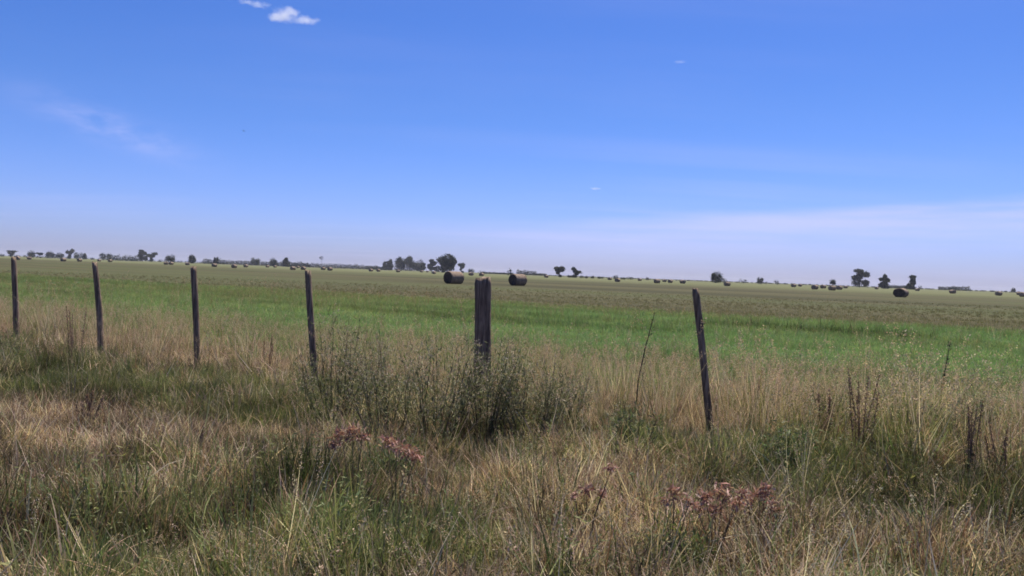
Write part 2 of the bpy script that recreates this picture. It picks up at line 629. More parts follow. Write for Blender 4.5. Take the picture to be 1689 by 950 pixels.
FAR_BALES = [
    (-212.7, 344.7, 1.8, 'far hay bale touching the top of the leftmost fence post'),
    (-262.1, 435.6, 1.64, 'far hay bale under the second tree from the left'),
    (-203.6, 364.0, 1.65, 'far hay bale midway between the two leftmost fence posts'),
    (-214.0, 396.9, 1.55, 'far hay bale just right of the one midway between the leftmost posts'),
    (-282.3, 548.4, 1.6, 'tiny pale hay bale right above the second fence post'),
    (-244.3, 487.5, 1.75, 'tiny far hay bale right of the second post, before a dark wood end'),
    (-172.5, 399.9, 1.55, 'left of two touching bales at the foot of the dark squat tree'),
    (-174.3, 410.1, 1.6, 'right of two touching bales at the foot of the dark squat tree'),
    (-172.7, 426.6, 1.61, 'far hay bale above and left of the third fence post top'),
    (-128.7, 346.7, 1.6, 'far hay bale first to the right of the third fence post'),
    (-109.9, 317.0, 1.55, 'far hay bale second to the right of the third post, lowest there'),
    (-140.9, 424.3, 1.7, 'small far hay bale third to the right of the third fence post'),
    (-165.1, 540.8, 1.6, 'tiny far hay bale, left of a pair well left of the fourth post'),
    (-169.2, 571.9, 1.7, 'tiny far hay bale, right of a pair well left of the fourth post'),
    (-89.2, 326.2, 1.55, 'far hay bale left of the fourth post top, left end of a short row'),
    (-160.5, 600.8, 1.7, 'tiny hay bale behind the gap of the row by the fourth post'),
    (-95.5, 366.6, 1.66, 'far hay bale right above the fourth fence post top'),
    (-101.4, 430.3, 1.75, 'far hay bale straight below the wind pump'),
    (-87.5, 384.9, 1.74, 'far hay bale just right of and below the wind pump'),
    (-81.3, 460.9, 1.74, 'tiny far hay bale left of a pair before the long dark wood'),
    (-81.0, 484.8, 1.75, 'tiny far hay bale right of a pair before the long dark wood'),
    (-70.4, 494.1, 1.75, 'tiny far hay bale beneath the dense grove left of the big tree'),
    (-79.4, 701.7, 1.8, 'tiny hay bale at the right foot of the dense grove'),
    (-83.1, 784.6, 1.8, 'farthest tiny hay bale between the grove and the big green tree'),
    (-41.7, 425.8, 1.61, 'far hay bale up and left of the largest near bale'),
    (-20.4, 395.7, 1.75, 'far hay bale between the largest near bale and the thick post'),
    (-14.7, 381.6, 1.7, 'far reddish hay bale right over the thick post top'),
    (20.1, 477.2, 1.75, 'tiny far hay bale right of the small blue wood near the umbrella tree'),
    (56.0, 462.6, 1.7, 'tiny hay bale first right of the forked tree in the middle distance'),
    (38.2, 291.8, 1.5, 'wide reddish hay bale below a small shrub right of the middle'),
    (75.5, 476.4, 1.7, 'tiny far hay bale right of the reddish wide one'),
    (53.9, 299.4, 1.69, 'hay bale left of the leaning rightmost post, first of a loose row'),
    (85.1, 449.3, 1.65, 'small hay bale second of the loose row left of the leaning post'),
    (72.5, 368.6, 1.67, 'hay bale third of the loose row left of the leaning post'),
    (73.8, 348.0, 1.75, 'hay bale nearest on the left above the leaning rightmost post'),
    (76.0, 284.2, 1.6, 'hay bale at the right foot of the round tree past the leaning post'),
    (137.9, 393.8, 1.7, 'hay bale left of a pair on the right half of the skyline'),
    (179.6, 501.4, 1.7, 'tiny hay bale right of a pair on the right half of the skyline'),
    (101.1, 268.4, 1.65, 'dark hay bale left of the ball-shaped tree on the right'),
    (137.6, 355.6, 1.75, 'small hay bale close to the left of the ball-shaped tree'),
    (100.6, 252.6, 1.6, 'wide reddish hay bale straight below the ball-shaped tree'),
    (123.7, 303.8, 1.65, 'hay bale just right of the ball-shaped tree'),
    (199.8, 481.6, 1.7, 'tiny hay bale between the ball-shaped tree and the tallest right tree'),
    (227.6, 501.8, 1.75, 'tiny hay bale right of the tallest tree on the right'),
    (235.3, 466.5, 1.7, 'tiny hay bale right behind the dark near end-on bale'),
    (174.3, 317.9, 1.68, 'hay bale in front of the pale woods at far right'),
    (176.2, 291.0, 1.65, 'lone dark hay bale near the right edge of the field'),
    (254.7, 403.5, 1.75, 'small hay bale against the right picture edge, farther one'),
    (168.2, 264.3, 1.65, 'hay bale cut off by the right picture edge, nearer one'),
]
bale_protos = []
for q in range(4):
    V, F = bale_body(1.0 * 1.65, 1.72, 500 + q, 20, 5)
    bale_protos.append(py_mesh('hay_bale', V, F, M_HAY))
for i, (x, y, D, lab) in enumerate(FAR_BALES):
    view = math.degrees(math.atan2(-x, y))
    o = link('hay_bale', bale_protos[i % 4], loc=(x, y, 0), rot=(0, 0, R(view + random.choice((38, 52, 60, -48, 45)) + random.uniform(-6, 6))))
    sc_ = D / 1.65
    o.scale = (sc_ * 1.08, sc_ * 1.08, sc_)
    tag(o, lab, 'hay bale', G_B)

# ------------------------------------------------------------------ trees on the skyline
def leaf_cloud(mb, centre, rad, n, size, r, cols):
    d = r.standard_normal((n, 3))
    d /= np.linalg.norm(d, axis=1)[:, None]
    q = r.uniform(0.25, 1.0, n) ** 0.5 * (1 + 0.18 * r.standard_normal(n))
    P = np.asarray(centre) + d * q[:, None] * np.asarray(rad)
    for p in P:
        a = r.standard_normal(3)
        a /= np.linalg.norm(a)
        b = np.cross(a, r.standard_normal(3))
        b /= np.linalg.norm(b) + 1e-9
        sz = size * r.uniform(0.5, 1.25)
        a, b = a * sz, b * sz * 0.7
        mb.add([p - a, p - b * 0.8, p + a * 1.1, p + b], [(0, 1, 2, 3)], cols[r.integers(len(cols))] * r.uniform(0.65, 1.3))


TREE_COLS = [np.array(c) for c in ((0.026, 0.038, 0.022), (0.019, 0.029, 0.018), (0.038, 0.048, 0.025), (0.029, 0.033, 0.024))]
# crown lobes: (x in widths, z in heights, radius x in widths, radius z in heights)
CROWNS = {
    'round': [(0.0, 0.64, 0.40, 0.34), (-0.22, 0.48, 0.28, 0.30), (0.22, 0.44, 0.28, 0.32), (0.0, 0.24, 0.42, 0.24)],
    'flat': [(-0.22, 0.84, 0.28, 0.12), (0.12, 0.80, 0.36, 0.15), (0.1, 0.55, 0.24, 0.22), (-0.05, 0.25, 0.16, 0.2)],
    'umbrella': [(-0.22, 0.84, 0.26, 0.14), (0.16, 0.86, 0.32, 0.13), (0.08, 0.64, 0.26, 0.16), (0.26, 0.70, 0.2, 0.12), (0.1, 0.1, 0.16, 0.08)],
    'fork': [(0.22, 0.86, 0.26, 0.13), (-0.26, 0.68, 0.24, 0.15), (0.06, 0.62, 0.22, 0.14), (-0.02, 0.22, 0.16, 0.18)],
    'forkright': [(-0.22, 0.86, 0.22, 0.13), (-0.16, 0.62, 0.22, 0.16), (0.24, 0.56, 0.28, 0.12), (-0.2, 0.12, 0.2, 0.12)],
    'clumps': [(-0.12, 0.90, 0.26, 0.09), (0.30, 0.70, 0.22, 0.11), (-0.02, 0.66, 0.16, 0.14), (-0.28, 0.52, 0.20, 0.09), (-0.12, 0.28, 0.28, 0.17), (0.24, 0.26, 0.18, 0.13)],
    'tower': [(0.02, 0.86, 0.22, 0.13), (0.20, 0.64, 0.24, 0.13), (-0.06, 0.55, 0.18, 0.15), (0.04, 0.32, 0.28, 0.15), (-0.24, 0.22, 0.24, 0.12), (0.1, 0.12, 0.35, 0.12)],
    'topheavy': [(0.12, 0.88, 0.36, 0.11), (0.16, 0.66, 0.22, 0.12), (-0.05, 0.30, 0.34, 0.14), (-0.25, 0.18, 0.24, 0.12), (0.12, 0.12, 0.3, 0.1)],
    'big': [(0.0, 0.80, 0.34, 0.18), (-0.26, 0.70, 0.24, 0.18), (0.27, 0.68, 0.23, 0.20), (0.02, 0.54, 0.42, 0.18), (-0.22, 0.30, 0.24, 0.26), (0.12, 0.36, 0.26, 0.20)],
    'shrub': [(0.0, 0.50, 0.42, 0.45), (-0.24, 0.38, 0.28, 0.34), (0.26, 0.36, 0.26, 0.36)],
    'block': [(-0.25, 0.62, 0.25, 0.36), (0.2, 0.60, 0.30, 0.38), (0.0, 0.35, 0.48, 0.32)],
    'tall': [(0.02, 0.82, 0.22, 0.18), (-0.1, 0.60, 0.34, 0.24), (0.14, 0.42, 0.36, 0.26), (0.0, 0.2, 0.46, 0.22)],
    'ball': [(0.0, 0.70, 0.48, 0.30), (0.1, 0.62, 0.4, 0.26)],
}
G_T = 'trees along the far skyline'
TREES = [
    (-830, 1300, 5.7, 5.5, 'shrub', 'shrub', 'small dark shrub cut by the left picture edge on the skyline'),
    (-807, 1294, 10.7, 13.7, 'flat', 'tree', 'flat-topped dark tree right above the leftmost fence post'),
    (-779, 1300, 10.4, 11.8, 'round', 'tree', 'round dark tree, first one right of the leftmost post'),
    (-766, 1300, 8.5, 10.8, 'umbrella', 'tree', 'small low umbrella tree between two rounder ones at left'),
    (-748, 1300, 10.6, 13.7, 'round', 'tree', 'dense round tree midway between the two leftmost posts'),
    (-733, 1300, 9.2, 13.7, 'round', 'tree', 'paler rounded tree just left of the forked tree at far left'),
    (-717, 1300, 15.6, 13.7, 'fork', 'tree', 'tall forked tree left of the second fence post'),
    (-702, 1300, 10.2, 17.7, 'block', 'tree', 'wide low tree right of the forked one, left of second post'),
    (-693, 1300, 9.2, 6.9, 'tall', 'tree', 'narrow tree at the right end of the wide low one'),
    (-659, 1300, 10.8, 20.6, 'block', 'tree', 'dark domed tree right of the second post, at the wood end'),
    (-599, 1300, 18.8, 13.7, 'clumps', 'tree', 'tall airy tree with separate leaf clumps right of the left wood'),
    (-584, 1300, 14.9, 17.7, 'fork', 'tree', 'spreading open tree beside the tall airy one at left'),
    (-330, 774, 7.3, 10.5, 'block', 'tree', 'dark squat tree with a pair of bales at its foot'),
    (-416, 1042, 11.4, 9.4, 'round', 'tree', 'pointed round tree above the third fence post'),
    (-372, 1007, 9.1, 6.1, 'block', 'tree', 'small square-topped tree standing out of the wood right of third post'),
    (-382, 1194, 10.8, 13.5, 'block', 'tree', 'dark blocky tree rising from the wood, midway from third to fourth post'),
    (-362, 1215, 11.0, 12.8, 'round', 'tree', 'dark rounded tree in the wood left of the fourth post'),
    (-297, 1052, 11.9, 10.3, 'tall', 'tree', 'pointed tree with thin top just left of the fourth post'),
    (-207, 1300, 13.1, 9.0, 'tall', 'tree', 'small narrow tree at the left end of the dense grove'),
    (-199, 1300, 16.9, 11.5, 'tall', 'tree', 'narrow upright tree, second of the dense grove from its left'),
    (-183, 1300, 20.9, 20.0, 'tall', 'tree', 'tall two-topped tree of the dense grove, left of its highest'),
    (-167, 1300, 22.9, 25.0, 'tall', 'tree', 'highest broad tree of the dense grove left of the big tree'),
    (-150, 1300, 17.1, 22.0, 'round', 'tree', 'sloping tree at the right end of the dense grove'),
    (-131, 1300, 19.8, 13.7, 'clumps', 'tree', 'ragged dark tree directly left of the big green tree'),
    (-122, 1300, 11.2, 9.5, 'shrub', 'tree', 'low dark tree filling the gap left of the big green tree'),
    (-69, 845, 18.5, 19.8, 'big', 'tree', 'biggest green tree on the skyline, behind the largest near bale'),
    (-83, 1300, 15.6, 12.8, 'umbrella', 'tree', 'thin pale tree with arching crown right of the big green tree'),
    (-67, 1300, 6.9, 11.8, 'block', 'shrub', 'low pale shrub between the big tree and the thick post'),
    (-33, 855, 3.9, 9.0, 'shrub', 'shrub', 'low shrub seen over the thick post top'),
    (-2, 662, 5.7, 5.0, 'shrub', 'shrub', 'small shrub behind the left end of the bale right of the thick post'),
    (43, 736, 9.7, 9.4, 'umbrella', 'tree', 'umbrella-shaped tree left of the forked one in mid skyline'),
    (57, 723, 9.3, 9.8, 'forkright', 'tree', 'forked tree with a side branch to the right, mid skyline'),
    (47, 662, 2.2, 4.0, 'shrub', 'shrub', 'low shrub between the umbrella tree and the forked tree'),
    (57, 662, 2.3, 4.0, 'shrub', 'shrub', 'low shrub at the right of the forked mid-skyline tree'),
    (61, 662, 2.0, 2.5, 'shrub', 'shrub', 'tiny shrub, second to the right of the forked mid-skyline tree'),
    (66, 662, 2.2, 4.0, 'shrub', 'shrub', 'low shrub, third to the right of the forked mid-skyline tree'),
    (72, 662, 1.9, 5.0, 'shrub', 'shrub', 'flat low shrub, fourth to the right of the forked tree'),
    (85, 662, 3.3, 5.0, 'round', 'shrub', 'small round shrub above the wide reddish bale'),
    (93, 675, 2.0, 4.1, 'shrub', 'shrub', 'low shrub just right of the wide reddish bale'),
    (98, 668, 2.3, 7.1, 'block', 'shrub', 'long low shrub right of the wide reddish bale'),
    (130, 774, 2.9, 4.1, 'shrub', 'shrub', 'small pale shrub before the loose bale row left of the leaning post'),
    (168, 662, 9.0, 9.5, 'round', 'tree', 'round oak-like tree right of the leaning rightmost post'),
    (177, 672, 4.6, 4.6, 'round', 'tree', 'small dark tree tucked against the right of the round oak-like tree'),
    (198, 690, 4.2, 7.8, 'block', 'shrub', 'low dome-shaped shrub right of the round oak-like tree'),
    (251, 814, 6.4, 6.1, 'block', 'tree', 'small square dark tree right of the dome-shaped shrub'),
    (297, 941, 3.2, 3.5, 'shrub', 'shrub', 'tiny pale shrub right of the small square tree'),
    (266, 808, 5.2, 5.5, 'round', 'shrub', 'small pointed shrub left of the right-hand bale pair'),
    (296, 743, 6.5, 5.6, 'ball', 'tree', 'ball-shaped tree on a thin trunk, left of the tallest right tree'),
    (404, 935, 21.2, 19.8, 'clumps', 'tree', 'tallest tree on the right, open crown of separate clumps'),
    (354, 764, 13.0, 10.4, 'tower', 'tree', 'ragged tower-shaped tree left above the end-on near bale'),
    (383, 772, 13.7, 9.3, 'topheavy', 'tree', 'narrow top-heavy tree right above the end-on near bale'),
    (487, 960, 5.4, 5.1, 'shrub', 'shrub', 'small pale shrub right of the top-heavy tree'),
    (755, 1210, 6.8, 6.4, 'round', 'shrub', 'small faint shrub near the right edge skyline'),
]
for i, (x, y, h, wd, style, cat, lab) in enumerate(TREES):
    r = np.random.default_rng(900 + i)
    e = empty('skyline_' + cat, (x, y, 0), math.atan2(-x, y))
    tag(e, lab, cat, G_T)
    lobes = [(lx + r.uniform(-0.05, 0.05), lz, rx * r.uniform(0.8, 1.15), rz * r.uniform(1.05, 1.45)) for lx, lz, rx, rz in CROWNS[style]]
    lobes += [(r.uniform(-0.32, 0.32), r.uniform(0.3, 0.8), r.uniform(0.10, 0.18), r.uniform(0.07, 0.13)) for _ in range(3 if h > 6 else 1)]
    mb = MB()
    tr = max(0.10, h * 0.022)
    top = max(z for _, z, _, _ in lobes) * h
    tube(mb, [(0, 0, -0.3), (0.02 * wd, 0, h * 0.2), (-0.01 * wd, 0.05, h * 0.42), (0.02 * wd, 0, top * 0.9)], [tr * 1.3, tr, tr * 0.8, tr * 0.3], 6, (0.045, 0.036, 0.030))
    for (lx, lz, rx, rz) in lobes:
        zb = min(0.30 * h, lz * h * 0.6)
        tube(mb, [(0, 0, zb), (lx * wd * 0.6, r.uniform(-0.1, 0.1) * wd, (zb + lz * h) / 2), (lx * wd, r.uniform(-0.15, 0.15) * wd, lz * h)], [tr * 0.55, tr * 0.4, tr * 0.15], 5, (0.045, 0.036, 0.030))
    mb.build('trunk', M_BARK, e)
    cm = MB()
    big = h > 6
    for (lx, lz, rx, rz) in lobes:
        for d in range(3 if big else 1):
            yy = (d - 1) * 0.22 * wd if big else 0
            n = int((120 if big else 80) * (1 if h < 16 else 1.6))
            jit = r.uniform(-0.08, 0.08, 2)
            leaf_cloud(cm, ((lx + jit[0] * (d != 1)) * wd, yy + r.uniform(-0.05, 0.05) * wd, (lz + jit[1] * 0.4 * (d != 1)) * h), (rx * wd, max(rx * wd * 0.7, 0.4), rz * h), n, max(0.28, min(0.9, h * 0.056)), r, TREE_COLS)
    tag(cm.build('crown', M_TREE, e), kind='stuff')

# far woods that read as one mass: x, y, height, length
WOODS = [
    (-606, 1250, 11.0, 40, 'distant purple-dark wood on the left skyline right of the second post'),
    (-410, 1290, 9.4, 160, 'long distant wood along the skyline behind the third post'),
    (-296, 1300, 8.6, 150, 'long low distant wood behind the wind pump'),
    (-217, 1290, 6.4, 32, 'low distant hedge joining the dense grove on its left'),
    (-24, 1280, 3.2, 46, 'low distant hedge behind the thick post'),
    (22, 1270, 9.3, 28, 'small bluish distant wood behind the bale right of the thick post'),
    (44, 1290, 4.3, 18, 'low bluish hedge trailing right from the small distant wood'),
    (599, 1250, 6.2, 26, 'pale distant wood between the tower-shaped and top-heavy trees'),
    (677, 1250, 7.2, 22, 'pale distant wood at far right, left half of two'),
    (701, 1260, 8.0, 26, 'pale distant wood at far right, right half of two'),
]
for i, (x, y, h, ln, lab) in enumerate(WOODS):
    r = np.random.default_rng(1500 + i)
    mb = MB()
    nl = int(ln / 3.2) + 3
    for q in range(nl):
        px = (q / (nl - 1) - 0.5) * ln
        hh = h * (0.72 + 0.28 * float(vnoise(np.array([px * 0.09]), np.array([i * 7.0]), 5, 3)[0]) + r.uniform(-0.08, 0.10))
        py = r.uniform(-4, 4)
        tube(mb, [(px, py, -0.2), (px, py, hh * 0.6)], [0.22, 0.1], 4, (0.04, 0.034, 0.03))
        leaf_cloud(mb, (px, py, hh * 0.18), (2.6, 2.4, hh * 0.30), 30, 0.75, r, TREE_COLS)
        leaf_cloud(mb, (px, py, hh * 0.45), (2.8, 2.8, hh * 0.52), 90, 0.75, r, TREE_COLS)
    o = mb.build('distant_wood', M_TREE, loc=(x, y, 0), rot=(0, 0, math.atan2(-x, y)))
    tag(o, lab, 'wood', 'distant woods', 'stuff')
# the thin dark hedge line closing the field all along the horizon
for i, (u0, u1, hh, lab) in enumerate([(-860, -430, 3.6, 'faint low hedge line on the left horizon'), (-20, 330, 1.7, 'faint low hedge line along the middle horizon'), (330, 800, 2.0, 'faint low hedge line on the right horizon')]):
    r = np.random.default_rng(1600 + i)
    mb = MB()
    for q in range(int((u1 - u0) / 3.5)):
        px = u0 + q * 3.5 + r.uniform(-1.5, 1.5)
        if vnoise(np.array([px * 0.03]), np.array([i * 3.0]), 9, 2)[0] < 0.22:
            continue
        py = 1330 - 0.25 * abs(px) + r.uniform(-8, 8)
        leaf_cloud(mb, (px, py, hh * 0.45), (2.6, 2.0, hh * r.uniform(0.35, 0.6)), 34, 0.6, r, TREE_COLS)
    tag(mb.build('hedge_line', M_TREE), lab, 'hedge', 'hedge lines on the horizon', 'stuff')

# ------------------------------------------------------------------ wind pump on the skyline
e = empty('wind_pump', (-190.5, 800.0, 0), R(13))
tag(e, 'thin steel wind pump with round wheel on the skyline right of fourth post', 'wind pump')
TH = 10.3
for sx in (-1, 1):
    for sy in (-1, 1):
        mb = MB()
        tube(mb, [(sx * 0.85, sy * 0.85, 0), (sx * 0.12, sy * 0.12, TH)], [0.075, 0.06], 5, (0.2, 0.2, 0.2))
        mb.build('leg', M_STEEL, e)
for j in range(1, 6):
    zz = TH * j / 6.0
    q = 0.85 + (0.12 - 0.85) * zz / TH
    P = [(-q, -q, zz), (q, -q, zz), (q, q, zz), (-q, q, zz)]
    mb = MB()
    tube(mb, P + [P[0]], [0.03] * 5, 4, (0.2, 0.2, 0.2))
    mb.build('brace', M_STEEL, e)
mb = MB()
tube(mb, [(0, -0.75, TH + 0.25), (0, 0.5, TH + 0.25)], [0.14, 0.14], 8, (0.2, 0.2, 0.2))
mb.build('gearbox', M_STEEL, e)
wheel = empty('wheel', (0, 0, 0))
wheel.parent = e
WR = 1.75
mb = MB()
ring = [(WR * 0.96 * math.cos(a), -0.7, TH + 0.25 + WR * 0.96 * math.sin(a)) for a in np.linspace(0, 2 * math.pi, 33)]
tube(mb, ring, [0.03] * 33, 4, (0.2, 0.2, 0.2))
mb.build('rim', M_STEEL, wheel)
for b in range(14):
    a = 2 * math.pi * b / 14
    mb = MB()
    da = 0.155
    V = []
    for (rad, ofs) in ((0.45, 0.7), (1.75, 1.0)):
        for sgn in (-1, 1):
            aa = a + sgn * da * ofs
            V.append((rad * math.cos(aa), -0.7 + sgn * 0.08, TH + 0.25 + rad * math.sin(aa)))
    V2 = [(x, y + 0.012, z) for x, y, z in V]
    mb.add(V + V2, [(0, 1, 3, 2), (4, 6, 7, 5), (0, 4, 5, 1), (2, 3, 7, 6), (0, 2, 6, 4), (1, 5, 7, 3)], (0.2, 0.2, 0.2))
    mb.build('blade', M_STEEL, wheel)
mb = MB()
tube(mb, [(0, 0.4, TH + 0.25), (-1.4, 1.6, TH + 0.25)], [0.05, 0.04], 4, (0.2, 0.2, 0.2))
mb.build('tail_bar', M_STEEL, e)
V = [(-1.2, 1.43, TH - 0.15), (-2.3, 2.37, TH - 0.45), (-2.3, 2.37, TH + 0.95), (-1.2, 1.43, TH + 0.65)]
mb = MB()
mb.add(V + [(x + 0.015, y + 0.015, z) for x, y, z in V], [(0, 1, 2, 3), (7, 6, 5, 4), (0, 4, 5, 1), (1, 5, 6, 2), (2, 6, 7, 3), (3, 7, 4, 0)], (0.2, 0.2, 0.2))
mb.build('tail_vane', M_STEEL, e)

# ------------------------------------------------------------------ a bird high over the field
mb = MB()
prof = [(-0.20, 0.004), (-0.15, 0.02), (-0.05, 0.05), (0.05, 0.055), (0.12, 0.035), (0.16, 0.032), (0.20, 0.012), (0.235, 0.003)]
tube(mb, [(0, p, 0) for p, _ in prof], [q for _, q in prof], 8, (0.02, 0.02, 0.02))
for sgn in (-1, 1):
    V = [(0, -0.06, 0.03), (0, 0.08, 0.03), (sgn * 0.22, 0.10, 0.12), (sgn * 0.22, -0.05, 0.115), (sgn * 0.50, 0.0, 0.07), (sgn * 0.47, -0.05, 0.065)]
    mb.add(V + [(x, y, z - 0.012) for x, y, z in V], [(0, 1, 2, 3), (3, 2, 4, 5), (7, 6, 9, 8), (8, 9, 11, 10), (1, 7, 8, 2), (2, 8, 10, 4), (0, 3, 9, 6), (3, 5, 11, 9), (4, 10, 11, 5)], (0.02, 0.02, 0.02))
mb.add([(-0.02, -0.18, 0), (0.02, -0.18, 0), (0.06, -0.31, 0), (-0.06, -0.31, 0), (0, -0.2, 0.012), (0, -0.3, 0.010)], [(0, 3, 5, 4), (4, 5, 2, 1), (0, 1, 2, 3)], (0.02, 0.02, 0.02))
D = 190.0
o = mb.build('bird', M_FEATHER, loc=(-0.3177 * D, 0.9355 * D, CAM_H + 0.1543 * D), rot=(0, R(10), R(70)))
tag(o, 'tiny dark bird flying high in the sky on the left', 'bird')

# ------------------------------------------------------------------ grass tufts (sources for the stuff)
def blade(mb, r, base, az, lean0, curl, length, width, c0, c1, segs=4, twist=0.0):
    ds = length / segs
    p = np.array(base, float)
    hd = np.array((math.cos(az), math.sin(az), 0.0))
    sd = np.array((-math.sin(az + twist), math.cos(az + twist), 0.0))
    V, C = [], []
    for j in range(segs + 1):
        t = j / segs
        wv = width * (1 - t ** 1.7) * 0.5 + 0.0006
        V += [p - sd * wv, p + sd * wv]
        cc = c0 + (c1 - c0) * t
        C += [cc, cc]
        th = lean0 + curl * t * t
        p = p + ds * (hd * math.sin(th) + np.array((0, 0, math.cos(th))))
    F = [(2 * j, 2 * j + 1, 2 * j + 3, 2 * j + 2) for j in range(segs)]
    mb.add(V, F, np.array(C))
    return p


def A(*c):
    return np.array(c, float)


GREEN = [A(0.118, 0.148, 0.062), A(0.092, 0.120, 0.052), A(0.165, 0.185, 0.092), A(0.130, 0.140, 0.066)]
OLIVE = [A(0.165, 0.170, 0.070), A(0.200, 0.190, 0.088), A(0.130, 0.140, 0.056)]
STRAW = [A(0.43, 0.34, 0.25), A(0.55, 0.46, 0.36), A(0.34, 0.26, 0.19), A(0.43, 0.315, 0.26)]
BROWN = [A(0.20, 0.137, 0.105), A(0.26, 0.180, 0.142), A(0.115, 0.078, 0.060)]
PALE = [A(0.50, 0.47, 0.32), A(0.36, 0.37, 0.22), A(0.44, 0.37, 0.25)]
CROP = [A(0.172, 0.268, 0.098), A(0.220, 0.310, 0.126), A(0.135, 0.218, 0.082)]


def pick(r, pal, jit=0.22):
    return pal[r.integers(len(pal))] * r.uniform(1 - jit, 1 + jit)


def tuft(seed, n, rad, hr, wr, lean, curl, pal, dry_tip=0.3, segs=4):
    r = np.random.default_rng(seed)
    mb = MB()
    for _ in range(n):
        q = rad * math.sqrt(r.uniform())
        a = r.uniform(0, 6.283)
        c0 = pick(r, pal)
        c1 = c0 * r.uniform(0.95, 1.3)
        if r.uniform() < dry_tip:
            c1 = 0.45 * c1 + 0.55 * pick(r, STRAW)
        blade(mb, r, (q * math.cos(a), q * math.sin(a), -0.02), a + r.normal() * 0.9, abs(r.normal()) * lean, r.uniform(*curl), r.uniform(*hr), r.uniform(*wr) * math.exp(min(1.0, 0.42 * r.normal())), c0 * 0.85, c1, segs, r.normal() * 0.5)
    return mb


def seed_tuft(seed, n, hr, pal, headcol, dense=14):
    r = np.random.default_rng(seed)
    mb = MB()
    for _ in range(n):
        a = r.uniform(0, 6.283)
        q = r.uniform(0, 0.07)
        ln = r.uniform(*hr)
        base = np.array((q * math.cos(a), q * math.sin(a), -0.02))
        c = pick(r, pal)
        az, l0, cu = r.uniform(0, 6.283), abs(r.normal()) * 0.16, r.uniform(0.05, 0.6)
        tip = blade(mb, r, base, az, l0, cu, ln, 0.0045, c, c * 1.1, 5)
        th = l0 + cu
        dr = np.array((math.cos(az) * math.sin(th), math.sin(az) * math.sin(th), math.cos(th)))
        hl = ln * r.uniform(0.16, 0.26)
        for _k in range(dense):
            p = tip - dr * hl * r.uniform(0, 1) + r.normal(size=3) * 0.010
            d = dr * 0.7 + r.normal(size=3) * 0.55
            d /= np.linalg.norm(d)
            s = np.cross(d, r.normal(size=3))
            s /= np.linalg.norm(s)
            L, W = r.uniform(0.008, 0.018), r.uniform(0.0018, 0.0036)
            mb.add([p, p + d * L * 0.5 + s * W, p + d * L, p + d * L * 0.5 - s * W], [(0, 1, 2, 3)], pick(r, headcol))
    return mb


def forb_tuft(seed, h, pal, nl=46, leaf=(0.015, 0.036)):
    r = np.random.default_rng(seed)
    mb = MB()
    for _s in range(4):
        az, l0 = r.uniform(0, 6.283), abs(r.normal()) * 0.22
        ln = h * r.uniform(0.7, 1.1)
        c = pick(r, OLIVE)
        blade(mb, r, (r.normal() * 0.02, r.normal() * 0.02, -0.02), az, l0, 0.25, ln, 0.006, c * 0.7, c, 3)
        dr = np.array((math.cos(az) * math.sin(l0 + 0.1), math.sin(az) * math.sin(l0 + 0.1), math.cos(l0 + 0.1)))
        for _k in range(nl // 4):
            p = dr * ln * r.uniform(0.10, 0.9) + r.normal(size=3) * 0.006
            d = r.normal(size=3) * (1, 1, 0.5) + (0, 0, 0.35)
            d /= np.linalg.norm(d)
            s = np.cross(d, (r.normal() * 0.3, r.normal() * 0.3, 1))
            s /= np.linalg.norm(s)
            L = r.uniform(*leaf)
            W = L * r.uniform(0.10, 0.18)
            mb.add([p, p + d * L * 0.45 + s * W, p + d * L, p + d * L * 0.45 - s * W], [(0, 1, 2, 3)], pick(r, pal))
    return mb


def straw_litter(seed, n, spread, hr, pal):
    """flattened, tangled dead stalks"""
    r = np.random.default_rng(seed)
    mb = MB()
    for _ in range(n):
        c = pick(r, pal)
        blade(mb, r, (r.normal() * spread, r.normal() * spread, r.uniform(0.0, 0.12)), r.uniform(0, 6.283), r.uniform(0.5, 1.35), r.uniform(-0.2, 0.8), r.uniform(*hr), r.uniform(0.003, 0.0065), c, c * 1.1, 4, r.normal())
    return mb


KINDS = [
    # name, list of builders (three variants of each)
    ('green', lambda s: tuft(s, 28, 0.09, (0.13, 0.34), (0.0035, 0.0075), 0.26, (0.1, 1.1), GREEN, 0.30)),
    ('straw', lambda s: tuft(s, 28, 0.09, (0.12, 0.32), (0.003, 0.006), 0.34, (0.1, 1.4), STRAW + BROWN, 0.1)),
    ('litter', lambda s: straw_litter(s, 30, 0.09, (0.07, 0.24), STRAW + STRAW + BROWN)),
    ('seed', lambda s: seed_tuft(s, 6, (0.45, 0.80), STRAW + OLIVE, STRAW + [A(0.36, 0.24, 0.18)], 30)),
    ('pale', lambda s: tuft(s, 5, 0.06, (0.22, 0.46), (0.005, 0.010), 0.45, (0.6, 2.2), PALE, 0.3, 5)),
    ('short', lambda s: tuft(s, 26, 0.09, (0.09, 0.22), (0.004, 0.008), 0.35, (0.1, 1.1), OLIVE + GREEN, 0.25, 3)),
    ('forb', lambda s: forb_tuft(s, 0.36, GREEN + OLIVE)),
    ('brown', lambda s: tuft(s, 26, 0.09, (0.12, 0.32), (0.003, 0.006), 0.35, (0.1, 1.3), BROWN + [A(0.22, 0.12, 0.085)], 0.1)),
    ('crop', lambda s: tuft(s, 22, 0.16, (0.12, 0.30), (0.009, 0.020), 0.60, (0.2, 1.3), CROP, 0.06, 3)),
    ('weed', lambda s: seed_tuft(s, 7, (0.35, 0.60), OLIVE, STRAW + OLIVE, 18)),
    ('stubble', lambda s: tuft(s, 14, 0.22, (0.10, 0.26), (0.012, 0.026), 0.35, (0.1, 0.9), OLIVE + STRAW[2:], 0.3, 2)),
]
NV = 3
SRC = bpy.data.collections.new('tuft_sources')
KI = {}
kk = 0
